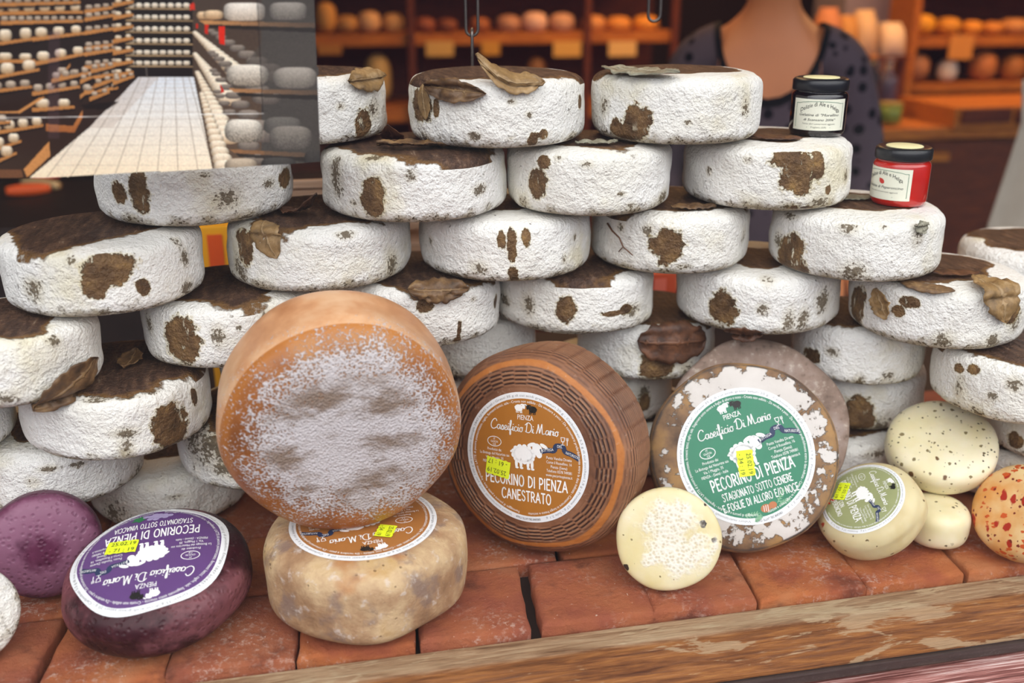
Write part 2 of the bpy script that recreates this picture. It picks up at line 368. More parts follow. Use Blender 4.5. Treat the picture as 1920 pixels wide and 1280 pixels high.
def P(col, rough=.55, spec=.35):
    k = (col, rough, spec)
    if k not in _pl: _pl[k] = plain('paint_' + str(len(_pl)), col, rough, spec)
    return _pl[k]

# ================================================================== setting
m_ = MB(); m_.box((-2.2, .885, -1.0), (4.8, 4.9, -.9)); tag(m_.build('floor', plain('shop_floor', '#3a2a22', .6)), kind='structure')
m_ = MB(); m_.box((-2.2, .885, 1.6), (4.8, 4.9, 1.7)); tag(m_.build('ceiling', plain('shop_ceiling', '#4a3a30', .8)), kind='structure')
m_ = MB(); m_.box((-2.2, 4.8, -.9), (4.8, 4.9, 1.6)); tag(m_.build('wall_back', plain('back_wall', '#2c1810', .8, var=.2, scale=4)), kind='structure')
m_ = MB(); m_.box((-2.3, .885, -.9), (-2.2, 4.9, 1.6)); tag(m_.build('wall_left', plain('side_wall', '#3a2418', .8)), kind='structure')
m_ = MB(); m_.box((4.8, .885, -.9), (4.9, 4.9, 1.6)); tag(m_.build('wall_right', plain('side_wall_b', '#3a2418', .8)), kind='structure')
m_ = MB(); m_.box((-9, -9, -1.1), (9, .885, -1.0)); tag(m_.build('floor_street', plain('street_paving', '#26262c', .8, var=.2, scale=3)), kind='structure')
m_ = MB(); m_.box((-2.2, .852, -.082), (4.8, .858, 1.6)); tag(m_.build('window_1', M_glass), 'clear shop window pane in front of the cheese display', kind='structure')

# display ledge: terracotta tiles, front board, metal strip, base
ledge = empty('display_ledge', (0, .9, 0)); tag(ledge, 'terracotta tiled display ledge with a weathered wooden front board', 'ledge')
def tiles():
    mb = MB(); tint = []
    rnd = random.Random(4)
    xs = [-.70, -.567, -.436, -.305, -.171, -.039, .088, .218, .353, .480, .616, .747, .88, 1.01, 1.14, 1.27, 1.40]
    y0 = .907
    for row in range(4):
        y1 = y0 + .130
        for i in range(len(xs) - 1):
            off = [0, .06, .02, .05][row] + rnd.uniform(-.004, .004)
            g = .0008 + rnd.uniform(0, .0016) + (.003 if i in (3, 6) else 0); a = xs[i] + off + g; b = xs[i + 1] + off - g
            sk = .013; n = 14
            dz = rnd.uniform(-.0035, -.0012); zt = rnd.uniform(-.004, .004); v = []; f = []
            ph = [rnd.uniform(0, 9) for _ in range(6)]
            # closed slab: rounded-top grid + skirt
            for j in range(n + 1):
                for k in range(n + 1):
                    s, t = k / n, j / n
                    s2 = .5 - .5 * cos(pi * s); t2 = .5 - .5 * cos(pi * t)
                    x = a + (b - a) * s2 + sk * t2; y = y0 + .002 + (y1 - y0 - .004) * t2
                    if j in (0, n): y += .0016 * sin(ph[0] + 40 * x) * sin(ph[1] + 93 * x)
                    if k in (0, n): x += .0016 * sin(ph[2] + 51 * y) * sin(ph[3] + 77 * y)
                    e_ = min(s2, 1 - s2, t2, 1 - t2) * .13
                    z = dz - .0045 * max(0, 1 - e_ / .004) ** 2 + zt * (s2 - .5) * .5 + .0006 * sin(ph[4] + 60 * x) * sin(ph[5] + 70 * y)
                    v.append((x, y - .9, z))
            for j in range(n):
                for k in range(n): q = j * (n + 1) + k; f.append((q, q + 1, q + n + 2, q + n + 1))
            ring = [k for k in range(n + 1)] + [j * (n + 1) + n for j in range(1, n + 1)] + [n * (n + 1) + k for k in range(n - 1, -1, -1)] + [j * (n + 1) for j in range(n - 1, 0, -1)]
            base = len(v); v += [(v[q][0], v[q][1], -.026) for q in ring]
            L = len(ring)
            for q in range(L): f.append((ring[(q + 1) % L], ring[q], base + q, base + (q + 1) % L))
            mb.add(v, f); tint += [rnd.random()] * len(v)
        y0 = y1
    return obj('terracotta_tiles', mb.v, mb.f, M_tile, ledge, True, None, {'tint': tint})
tiles()
m_ = MB(); m_.box((-1.6, .012, -.05), (2.4, .545, -.024)); m_.build('mortar_bed', plain('dark_mortar', '#2e211c', .9), ledge)
m_ = MB(); m_.box((-1.6, -.026, -.082), (2.4, .004, -.0125), 0, .003); m_.build('front_board', M_board, ledge)
m_ = MB(); m_.box((-1.6, -.030, -.096), (2.4, -.004, -.083), 0, .002); m_.build('metal_strip', M_metalstrip, ledge)
sill = empty('window_sill', (0, .8, -.1)); tag(sill, 'pink weathered wooden sill below the front board', 'window sill')
m_ = MB(); m_.box((-1.6, -.02, -.024), (2.4, .10, .001), 0, .004); m_.build('sill_plank', M_sill, sill)
m_ = MB(); m_.box((-1.6, -.11, -.075), (2.4, .09, -.034), 0, .005); m_.build('sill_rail', M_sill, sill)
# ================================================================== cheese bodies
def profile(R, h, n, npts):
    """superellipse half section from top centre to bottom centre, even arc length: list of (r, z) with z in 0..h"""
    t = np.linspace(0, pi, 1600)
    s, c = np.sin(t), np.cos(t)
    r = R * np.abs(s) ** (2 / n); z = h / 2 * np.sign(c) * np.abs(c) ** (2 / n)
    d = np.r_[0, np.cumsum(np.hypot(np.diff(r), np.diff(z)))]
    q = np.linspace(0, d[-1], npts); r = np.interp(q, d, r); z = np.interp(q, d, z)
    r[0] = r[-1] = 0
    return r, z + h / 2
def wob(P, seed, amp, k0, n=6):
    g = np.random.RandomState(seed); out = np.zeros(len(P))
    for i in range(n):
        k = g.normal(size=3); k *= k0 * (1 + .35 * i) / np.linalg.norm(k); out += np.sin(P @ k + g.uniform(0, 6.3)) * amp / (1 + .5 * i)
    return out
def revolve(R, h, n, nth, npr):
    r, z = profile(R, h, n, npr)
    th = np.arange(nth) * 2 * pi / nth
    rr = np.repeat(r[1:-1], nth); zz = np.repeat(z[1:-1], nth); tt = np.tile(th, npr - 2)
    rr = np.r_[0, rr, 0]; zz = np.r_[z[0], zz, z[-1]]; tt = np.r_[0, tt, 0]
    F = []
    m = npr - 2
    for k in range(nth): F.append((0, 1 + k, 1 + (k + 1) % nth))
    for i in range(m - 1):
        a = 1 + i * nth
        for k in range(nth): k2 = (k + 1) % nth; F.append((a + k, a + nth + k, a + nth + k2, a + k2))
    last = 1 + m * nth; a = 1 + (m - 1) * nth
    for k in range(nth): F.append((a + k, last, a + (k + 1) % nth))
    return rr, zz, tt, F

LV = 0.08; WH = 0.0795
class Wheel:
    pass
WH_ = {}
WD = '''A1 410 725 280 6|A2 768 1095 286 6|A3 1107 1427 279 6
B0 183 548 433 5|B1 608 948 427 5|B2 948 1255 414 5|B3 1278 1597 403 5
C0 0 383 604 4|C1 430 770 557 4|C2 790 1105 538 4|C3 1108 1402 523 4|C4 1440 1767 537 4
D0 -150 202 775 3|D1 268 590 700 3|D2 640 935 662 3|D3 933 1223 637 3|D4 1267 1570 637 3|D5 1588 1920 663 3
E0 43 407 873 2|E1 760 1010 775 2|E2 1080 1340 722 2|E3 1475 1733 747 2|E4 1735 2075 806 2
F0 -310 42 890 2|F1 -60 280 967 1|F2 340 650 930 1|F3 1020 1255 805 1|F4 1450 1730 857 1|F5 1835 2160 890 1|G1 170 470 1000 0'''
# brown worn spots / grey-brown mould: u v halfwidth halfheight in the photo, turned into angle + height on the rind below
SPOT = dict(A1='683 233 13 30,680 264 8 12', A2='790 200 17 32,819 205 5 17,998 262 9 13,1018 253 8 9,1087 192 4 15', A3='1190 230 25 34,1153 240 11 16,1172 255 20 16,1385 143 16 4',
 B0='224 360 13 20,262 358 17 38,535 335 11 16', B1='701 370 23 34', B2='1010 340 16 28,1020 305 12 12', B3='1500 322 30 40,1472 300 26 16,1534 308 10 32,1551 356 5 9,1491 393 8 8,1517 394 13 6',
 C0='205 505 42 28,180 535 24 20,185 552 12 10,268 537 11 16', C1='465 462 13 30,452 440 8 16', C2='940 448 8 16,960 460 9 28,986 445 8 18,962 512 9 11,965 530 11 10', C3='1251 460 28 35',
 C4='1484 475 22 36,1470 485 14 24,1500 500 12 22', D1='343 637 29 43', D2='795 574 15 12,798 560 6 16,862 618 4 22,862 640 7 9,925 565 4 14', D3='1061 581 19 26,1148 587 24 5,1172 577 9 9', D4='1355 577 25 32',
 D5='1608 572 12 34,1702 568 17 10,1684 583 11 10,1897 588 11 17', E0='320 800 30 42,365 742 6 15', E2='1232 685 30 30', E3='1522 665 16 13,1643 737 6 6', E4='1800 690 7 9,1825 692 9 9,1905 685 8 6', F4='1605 785 30 40', F5='1903 826 13 14', F3='1207 755 10 16')
DIRT = dict(A1='700 205 14 20,640 200 10 8', A2='960 190 10 8,990 215 8 7,890 255 14 9,845 276 14 6,795 258 12 14,1075 260 10 12', A3='1398 200 8 22,1290 230 8 6,1130 200 10 20', B0='240 408 14 10,385 328 14 6,507 343 12 12,430 370 30 22,470 410 25 12',
 B1='630 330 14 44,662 380 8 8,700 290 16 8,770 330 12 14,900 355 16 12', B2='1100 308 15 8,1165 363 10 6,1183 385 12 8,1245 370 10 18,1045 290 10 14', B3='1330 320 6 10,1400 300 10 8,1585 330 6 16,1540 380 22 14,1480 390 20 8',
 C0='335 445 8 22,345 482 8 20,133 490 10 8,195 588 16 11,60 545 18 26,230 590 14 8,350 540 14 22', C1='455 500 14 30,650 440 20 10,740 500 14 30,620 550 20 8', C2='897 503 20 16,1055 485 6 12,1048 515 16 9,1077 445 4 8,808 450 5 10,850 520 22 12,1000 528 20 8',
 C3='1215 432 12 14,1283 500 17 7,1250 510 18 8,1168 500 8 10,1165 425 7 12,1395 440 5 16', C4='1600 510 28 22,1590 425 18 14,1660 420 10 10,1722 440 10 26,1480 400 16 12,1460 450 10 20', D0='10 745 22 14,105 640 14 10,150 700 8 8', D1='410 630 14 24,448 613 6 6,280 605 8 22,330 690 22 8,500 600 14 18',
 D2='760 600 12 20,862 650 10 10,887 560 6 6,785 610 10 12', D3='990 570 14 26,1000 620 20 14,1180 580 16 16,1090 630 26 8,950 560 10 16', D4='1480 602 13 30,1507 598 13 26,1545 565 14 26,1430 580 14 14,1290 600 10 18,1440 520 16 8',
 D5='1768 640 20 18,1860 640 16 16,1900 600 12 24,1650 640 24 10', E0='236 840 16 26,388 805 10 28,180 742 22 5,240 737 20 5,285 728 12 6,235 810 26 12,300 850 24 8', E2='1150 700 18 12,1290 690 14 16', E3='1665 705 13 13,1612 715 10 16,1575 730 9 8,1560 660 16 10,1700 720 16 14',
 E4='1862 742 12 10,1830 775 15 16,1900 720 14 14,1790 760 10 12,1800 720 8 20', F1='262 900 16 34,60 905 13 12,90 880 20 8,240 930 20 18,150 870 16 8', F2='388 830 44 56,420 880 40 20,360 800 16 30', F3='1205 735 14 22,1230 780 10 12', F4='1655 805 22 32,1580 830 18 20', G1='212 965 26 34,330 930 20 6,430 960 16 20', E1='845 700 16 30,900 690 20 8', G2='1640 850 20 10', F5='1870 850 10 20', F0='20 860 10 24')
WLAB = dict(A1='white rind cheese wheel in the top row, partly hidden by the photo poster',
 A2='middle white wheel of the top row with curled dry leaves on it', A3='white wheel at the right end of the top row with a jagged brown spot',
 B0='white wheel just below the photo poster with two brown patches at its left', B1='white rind wheel in the second row with a big oval brown spot at left',
 B2='white wheel in the second row with a small brown spot high at its left', B3='white rind cheese wheel with a large torn brown patch, carrying the dark jam jar',
 C0='large white wheel at the far left with a broad ragged brown patch', C1='white wheel right above the big orange cheese, dry leaf at its left',
 C2='white rind cheese wheel with vertical brown scratch-like streaks on its front', C3='white wheel in the third row with round brown spot and thin hanging stem', C4='white rind cheese wheel carrying the red jam jar',
 D0='white wheel cut by the left edge with a dry leaf over its rim', D1='white wheel behind the left shoulder of the orange cheese with tall oval brown spot', D2='white wheel behind the right shoulder of the orange cheese',
 D3='white wheel above the basket-ridged cheese with a curved brown crack', D4='white wheel directly above the grey cheese with oval brown spot at left',
 D5='white wheel near the right edge with curled dry leaves on both sides', E0='white wheel left of the orange cheese, oval brown spot at its right', E1='yellowish white rind cheese wheel peeping between the orange and the ridged cheese',
 E2='white rind cheese wheel under a thick brown leaf slab, between ridged and grey cheeses', E3='white wheel right of the grey cheese with dark stains along its bottom', E4='white rind cheese wheel at the right edge above the pale speckled cheese',
 F0='white rind cheese wheel at the left edge just above the purple round cheese', F1='greyish white rind cheese wheel behind the purple round cheese at the left', F2='heavily moulded white rind cheese wheel left of the orange cheese near its bottom', F3='white rind cheese wheel showing a dark stain between ridged and green-label cheeses',
 F4='white rind cheese wheel with a big brown patch left of the pale speckled cheese', F5='shaded white rind cheese wheel at the right edge above the chilli cheese', G1='white rind cheese wheel at the bottom behind the lying purple cheese')
TOPS = dict(A1=(.95, 0), A2=(.93, 0), A3=(.80, .03), B0=(.6, 0), B1=(.95, .0), B2=(.9, .02), B3=(.55, 0), C0=(.84, .004), C1=(.85, 0), C2=(.45, 0), C3=(.8, 0), C4=(.5, 0), D0=(.78, .0), D1=(.9, .01), D2=(.96, 0), D3=(.93, 0), D4=(.5, 0), D5=(.75, 0.02), E0=(.85, 0), E1=(.6, 0), E2=(.95, 0), E3=(.92, 0), E4=(.9, 0), F0=(.7, 0), F1=(.5, 0), F2=(.8, 0), F3=(.5, 0), F4=(.7, 0), F5=(.7, 0), G1=(.4, 0))
def solve_wheel(a, b, y, l):
    P_ = atz((a + b) / 2, y, l * LV); r1 = ray(a, y - 60); r2 = ray(b, y - 60)
    a1 = atan2(r1.x, r1.y); a2 = atan2(r2.x, r2.y); am = (a1 + a2) / 2; s = sin((a2 - a1) / 2); d = math.hypot(P_.x, P_.y); r = d * s / (1 - s)
    return (d + r) * sin(am), (d + r) * cos(am), r
def hit(w, u, v):
    """photo pixel -> (angle, q) on wheel w: q = distance from the top centre, running over the rim and down the side"""
    d = ray(u, v); t = (w.z + WH - CAMZ) / d.z; p = CAM + d * t; rx, ry = p.x - w.x, p.y - w.y
    if t > 0 and math.hypot(rx, ry) < w.R * .97: return atan2(ry, rx), math.hypot(rx, ry)
    A = d.x ** 2 + d.y ** 2; B = 2 * (d.x * -w.x + d.y * -w.y); C = w.x ** 2 + w.y ** 2 - w.R ** 2; D = max(0, B * B - 4 * A * C); t = (-B - sqrt(D)) / (2 * A)
    p = CAM + d * t; return atan2(p.y - w.y, p.x - w.x), w.R + min(max(w.z + WH - p.z, 0), WH)
def add_wheel(key, x, y, R, level, label, group, seed):
    w = Wheel(); w.x, w.y, w.R, w.z, w.key = x, y, R, level * LV, key; WH_[key] = w
    rr, zz, tt, F = revolve(R, WH, 6.6, 150, 76)
    nv = len(rr); ca, sa = np.cos(tt), np.sin(tt)
    Pn = np.stack([rr * ca, rr * sa, zz], 1)
    side = (rr > .9 * R).astype(float)
    q = np.where(rr > .93 * R, R + (WH - zz), np.where(zz > WH / 2, rr, R + WH + (R - rr)))
    spot = np.full(nv, -1.0); dirt = np.full(nv, -1.0)
    for dst, src in ((spot, SPOT), (dirt, DIRT)):
        for s in src.get(key, '').split(','):
            if not s.strip(): continue
            u, v, hw, hh = map(float, s.split())
            th0, q0 = hit(w, u, v); face = atan2(-y, -x); px = 1 / FPX * sqrt((x * x + y * y) + (CAMZ - w.z) ** 2) * .95
            obl = max(.35, abs(cos(th0 - face))); aw = hw * px / obl; ah = hh * px
            if q0 < R * .97: ah = ah / .3
            dth = (tt - th0 + pi) % (2 * pi) - pi; rad = np.maximum(rr, .02)
            np.maximum(dst, 1 - np.sqrt((dth * rad / aw) ** 2 + ((q - q0) / ah) ** 2), out=dst)
    tr, to = TOPS.get(key, (.8, 0)); g = random.Random(seed); ox, oy = g.uniform(-.1, .1) * R, to + g.uniform(-.06, .06) * R
    dd = np.hypot(Pn[:, 0] - ox, Pn[:, 1] - oy) / (tr * R); ang = np.arctan2(Pn[:, 1] - oy, Pn[:, 0] - ox)
    top = 1 - dd * (1 + .10 * np.sin(ang * 3 + seed) + .07 * np.sin(ang * 5 + 2 * seed)); top = np.where(zz > WH * .8, top, -1.0)
    dr = wob(Pn * np.array([1, 1, .6]), seed, .0016, 28) * side + wob(Pn, seed + 9, .0006, 120) * side
    Pn[:, 0] += ca * dr; Pn[:, 1] += sa * dr
    low = np.abs(zz - WH / 2) < WH * .47
    Pn[:, 2] += np.where(low, 0, wob(Pn, seed + 5, .0004, 40)) - 0
    Pn[:, 2] = np.clip(Pn[:, 2], 0.0003, WH + .0006)
    o = obj('cheese_wheel', Pn, F, M_white, None, True, None, {'spot': spot, 'dirt': dirt, 'top': top})
    o.location = (x, y, w.z); tag(o, label, 'cheese wheel', group)
    return w
def build_pile():
    sd = 11
    for part in WD.replace('\n', '|').split('|'):
        k, a, b, y, l = part.split(); x, yy, R = solve_wheel(float(a), float(b), float(y), int(l)); sd += 7; pk = PUSH.get(k, 1); x *= pk; yy *= pk
        add_wheel(k, x, yy, R, int(l), WLAB[k], 'white rind cheese wheels stacked in the window', sd)
    for k, x, yy, R, l, lab in EXTRA:
        sd += 7; add_wheel(k, x, yy, R, l, lab, 'white rind cheese wheels stacked in the window', sd)
PUSH = dict(E1=1.08, F4=1.055, E3=1.025)
EXTRA = [('E5', -.015, 1.215, .098, 2, 'white rind cheese wheel hidden behind the big orange cheese'),
 ('F6', .165, 1.36, .1, 1, 'white rind cheese wheel hidden low behind the orange and ridged cheeses'),
 ('D6', 1.0, 1.20, .1, 3, 'dark-topped cheese wheel farthest right behind the leaf-draped white wheel'),
 ('G0', -.43, 1.24, .1, 0, 'white rind cheese wheel in deep shade behind the purple round cheese'),
 ('G3', .03, 1.27, .1, 0, 'greyish cheese wheel at ledge level behind the tan cheese'),
 ('G5', .27, 1.36, .1, 0, 'shaded cheese wheel at ledge level behind the ridged cheese'),
 ('G6', .475, 1.29, .09, 0, 'shaded cheese wheel at ledge level behind the green-label cheese'),
 ('G2', .71, 1.195, .095, 0, 'white rind cheese wheel at ledge level behind the olive-label cheese'),
 ('G4', .95, 1.11, .1, 0, 'white rind cheese wheel at ledge level behind the chilli cheese')]
build_pile()

# ---- tilted / front cheeses
def zface(R, T, n, r): return T / 2 * (max(0.0, 1 - (min(r, R * .9999) / R) ** n)) ** (1 / n)
def view_frame(u, v, t, phi, roll):
    """axes of a cheese whose round face looks back towards (u, v)'s viewer, leaned away by t degrees in direction phi"""
    d = ray(u, v).normalized(); tc = -d; rt = Vector((0, 0, 1)).cross(tc).normalized(); up = tc.cross(rt)
    t, phi, roll = radians(t), radians(phi), radians(roll)
    n = tc * cos(t) + (rt * cos(phi) + up * sin(phi)) * sin(t)
    xa = rt * cos(roll) + up * sin(roll); xa = (xa - n * xa.dot(n)).normalized(); ya = n.cross(xa)
    M = Matrix((xa, ya, n)).transposed(); return d, M
def round_cheese(name, mat, u, v, rpx, TR, n, t, phi, roll, z0, nth=150, npr=90, deform=None, attrs=None, upright=None, squash=(1, 1)):
    d, M = view_frame(u, v, t, phi, roll)
    if upright is not None: M = Matrix.Rotation(radians(upright), 3, 'Z')
    rr, zz, tt, F = revolve(1.0, TR, n, nth, npr); zz = zz - TR / 2
    unit = rpx / (FPX / ray(960, 640).normalized().dot(d) ** -1)   # radius per metre along the ray
    unit = rpx / FPX * d.dot(FWD)
    Pn = np.stack([rr * np.cos(tt) * squash[0], rr * np.sin(tt) * squash[1], zz], 1)
    A = np.array(M)
    low = (Pn @ A.T)[:, 2].min() * unit
    k = (z0 - CAMZ) / (d.z + low)
    R = unit * k; loc = CAM + d * k
    Pn = Pn * R; rr = rr * R; zz = zz * R
    c = dict(R=R, T=TR * R, n=n, rr=rr, zz=zz, tt=tt, P=Pn)
    if deform is not None: Pn = deform(c)
    o = obj(name, Pn, F, mat, None, True, None, attrs(c) if attrs else None)
    o.matrix_world = Matrix.Translation(loc) @ M.to_4x4()
    o['R_'] = 0; del o['R_']
    return o, c
def gentle(amp, k0, seed, facefree=True, fz=.45):
    def f(c):
        w = wob(c['P'], seed, amp, k0); m = np.clip((c['T'] * fz - c['zz']) / (c['T'] * .12), 0, 1)
        if not facefree: m[:] = 1
        q = c['P'] / np.maximum(1e-6, np.linalg.norm(c['P'], axis=1))[:, None]; return c['P'] + q * (w * m)[:, None]
    return f
def fr(c): return c['rr'] / c['R']
def front(c): return c['zz'] > c['T'] * .15
tan, tan_c = round_cheese('cheese_wheel', M_tan, 686, 1046, 186, .86, 5.0, 0, 0, 0, 0.0, upright=187, deform=gentle(.0012, 45, 3))
tag(tan, 'tan mottled cheese wheel lying flat under the big orange cheese', 'cheese wheel')
def or_attr(c):
    r = fr(c); X, Y = c['P'][:, 0] / c['R'], c['P'][:, 1] / c['R']
    mold = np.where(front(c), 1 - np.hypot((X - .03) / .86, (Y - .02) / .76) ** 1.3, -1); fc = np.where(front(c), .95 - r, -.5)
    return {'face': np.where(c['zz'] > c['T'] * .3, fc * 3, -.6), 'mold': np.maximum(mold * 1.1, -1)}
orange, or_c = round_cheese('cheese_wheel', M_orange, 638, 771, 224, 1.05, 4.0, 31, 276, 0, tan_c['T'] - .003, nth=200, npr=130, deform=gentle(.0016, 30, 5, False), attrs=or_attr)
tag(orange, 'big orange cheese wheel with white crystalline mould, standing on the tan cheese', 'cheese wheel')
def basket(c):
    r, z, th, T, R = c['rr'], c['zz'], c['tt'], c['T'], c['R']
    isf = z > T * .30
    sec = np.floor(th / (2 * pi / 36)) + 0.0; frac = (th / (2 * pi / 36)) % 1.0
    ph = (sec % 2) * 1.9 + (sec % 3) * .5
    face = np.sin(2 * pi * r / .0048 + ph); side = np.sin(2 * pi * z / .0046 + ph)
    g = np.where(isf & (r < R * .86), face, side); env = np.clip(np.minimum(frac, 1 - frac) * 9, 0.35, 1); g = g * env
    lab = np.where(isf, np.clip((r - R * .66) / (R * .05), 0, 1), 1.0)
    rim = np.clip((r / R - .80) / .06, 0, 1) * np.clip((z / T - .2) / .12, 0, 1); g = g * (1 - .75 * rim) * lab
    c['ridge'] = g; q = np.where((isf & (r < R * .86))[:, None], np.array([0, 0, 1.0]), np.stack([np.cos(th), np.sin(th), 0 * th], 1))
    return c['P'] + q * (g * .0010)[:, None] + (c['P'] / R) * (wob(c['P'], 8, .0012, 30) * (1 - (isf & (r < R * .7))))[:, None]
canes, cn_c = round_cheese('cheese_wheel', M_basket, 1022, 836, 195, .84, 4.0, 30, 213, 1, 0.0, nth=432, npr=330, deform=basket,
    attrs=lambda c: {'ridge': c['ridge'], 'edge': np.clip(1 - np.abs(fr(c) - .885 - .012 * np.sin(c['tt'] * 5)) / .058, 0, 1) * (c['zz'] > c['T'] * .28)})
tag(canes, 'brown cheese wheel with basket-ridged rind and round orange-brown label', 'cheese wheel')
def ash_attr(c):
    r = fr(c); return {'white': np.where(c['zz'] > c['T'] * .36, .20 - 2.2 * np.clip(r - .86, 0, 1) - np.clip(np.sin(c['tt'] * 2 + 2.5), 0, 1) * .35, -.35), 'edge': np.clip(1 - np.abs(r - .965) / .03, 0, 1) * (c['zz'] > c['T'] * .2)}
green, gr_c = round_cheese('cheese_wheel', M_ash, 1393, 855, 176, .40, 5.0, 9, 15, 24, 0.0, deform=gentle(.001, 40, 12), attrs=ash_attr)
tag(green, 'ash-brown cheese wheel with flaky white mould and round green label', 'cheese wheel')
greyw, gw_c = round_cheese('cheese_wheel', M_grey, 1418, 805, 168, .38, 4.2, 12, 30, 0, 0.012, deform=gentle(.002, 40, 13))
tag(greyw, 'grey-brown cheese wheel leaning behind the green-label cheese', 'cheese wheel')
foam, fo_c = round_cheese('small_cheese', M_foam, 1253, 1010, 97, .40, 4.0, 9, 285, 0, 0.0, deform=gentle(.0008, 60, 14, False), attrs=lambda c: {'foam': np.where(front(c), .45 - np.hypot(c['P'][:, 0] / c['R'], (c['P'][:, 1] / c['R'] - .02)) ** 1.6 * .75, -1)})
tag(foam, 'small cream cheese disc with white bubbly face leaning on the green-label cheese', 'cheese')
def pur_attr(c):
    return {'pale': .34 - np.abs(c['zz'] / c['T'] - .02) * .8 + .25 * np.sin(c['tt'] * 3 + 1)}
purp, pu_c = round_cheese('small_cheese', M_purple, 299, 1086, 169, .84, 2.9, 50, 97, 166, 0.0, deform=gentle(.0018, 26, 15, True, .12), attrs=pur_attr)
tag(purp, 'dark wine-purple cheese lying with a purple label on top', 'cheese')
purp2, p2_c = round_cheese('small_cheese', M_purple2, 82, 1021, 103, .8, 3.0, 20, 255, 0, 0.0, deform=gentle(.001, 40, 16, False), attrs=lambda c: {'pale': np.where(front(c), .9 - np.abs(fr(c) - .62) * 2.0, -.3)})
tag(purp2, 'round pinkish purple cheese without label standing at the left edge', 'cheese')
oliv, ol_c = round_cheese('small_cheese', M_olive_body, 1631, 957, 97, 1.0, 3.0, 40, 128, -56, 0.0, deform=gentle(.001, 50, 17, True, .15))
tag(oliv, 'small pale cheese with chilli flecks and an olive green label', 'cheese')
truf, tr_c = round_cheese('small_cheese', M_truffle, 1755, 976, 61, 1.3, 3.4, 0, 0, 0, 0.0, upright=20, deform=gentle(.001, 60, 18))
tag(truf, 'small cream cheese with black flecks lying beneath the pepper-speckled cheese', 'cheese')
speck, sp_c = round_cheese('small_cheese', M_speck, 1765, 838, 97, .82, 3.4, 36, 86, 0, tr_c['T'] - .003, deform=gentle(.0012, 40, 19, False))
tag(speck, 'round pale yellow cheese with pepper specks tilted on top of another small cheese', 'cheese')
chil, ch_c = round_cheese('small_cheese', M_chili, 1928, 962, 97, 1.05, 2.9, 30, 150, 0, 0.0, deform=gentle(.0016, 30, 20, False))
tag(chil, 'small cheese full of red chilli flakes at the right edge', 'cheese')
bloom, bl_c = round_cheese('small_cheese', M_white, -62, 1155, 92, .7, 4.0, 14, 300, 0, 0.0, deform=gentle(.002, 30, 21, False), attrs=lambda c: {'spot': -1 + 0 * c['rr'], 'dirt': -1 + 0 * c['rr'], 'top': -1 + 0 * c['rr']})
tag(bloom, 'white bloomy cheese cut off by the lower left edge', 'cheese')
# ================================================================== lettering
_tc = {}
def font_mesh(s):
    """built-in font, filled outlines, cap height about .7 of size 1, starting at x = 0"""
    if s in _tc: return _tc[s]
    cu = bpy.data.curves.new('lettering', 'FONT'); cu.body = s; cu.resolution_u = 2; cu.size = 1
    o = bpy.data.objects.new('lettering', cu); S.collection.objects.link(o)
    dg = bpy.context.evaluated_depsgraph_get(); me = bpy.data.meshes.new_from_object(o.evaluated_get(dg))
    v = [(p.co.x, p.co.y) for p in me.vertices]; f = [tuple(p.vertices) for p in me.polygons]
    bpy.data.objects.remove(o); bpy.data.curves.remove(cu); bpy.data.meshes.remove(me)
    _tc[s] = (v, f); return v, f
# single-stroke letters on a 0..1 tall grid: width, strokes
GL = {'A': (.62, '0,0 .31,1 .62,0|.12,.34 .5,.34'), 'C': (.58, '.56,.86 .4,1 .2,.97 .04,.72 .02,.3 .18,.03 .38,0 .56,.15'), 'D': (.6, '.05,0 .05,1 .3,.97 .52,.8 .58,.5 .5,.2 .3,.03 .05,0'),
 'E': (.48, '.48,1 .05,1 .05,0 .48,0|.05,.52 .4,.52'), 'F': (.46, '.46,1 .05,1 .05,0|.05,.5 .38,.5'), 'G': (.6, '.56,.86 .4,1 .2,.97 .04,.72 .02,.3 .18,.03 .4,0 .57,.15 .57,.45 .34,.45'), 'I': (.12, '.06,0 .06,1'),
 'L': (.44, '.05,1 .05,0 .44,0'), 'N': (.6, '.05,0 .05,1 .55,0 .55,1'), 'O': (.64, '.32,1 .12,.9 .02,.55 .08,.18 .3,0 .52,.12 .62,.5 .54,.86 .32,1'), 'P': (.5, '.05,0 .05,1 .32,.98 .48,.8 .44,.56 .28,.44 .05,.44'),
 'R': (.54, '.05,0 .05,1 .32,.98 .48,.8 .44,.58 .28,.48 .05,.48|.24,.48 .54,0'), 'S': (.5, '.46,.86 .3,1 .12,.95 .05,.75 .18,.57 .36,.45 .47,.26 .38,.06 .2,0 .03,.14'), 'T': (.54, '0,1 .54,1|.27,1 .27,0'),
 'V': (.6, '0,1 .3,0 .6,1'), 'Z': (.52, '.03,1 .5,1 .02,0 .52,0'), '/': (.34, '0,-.06 .34,1.06'), 'M': (.7, '.05,0 .08,1 .35,.3 .62,1 .65,0'), ' ': (.26, '')}
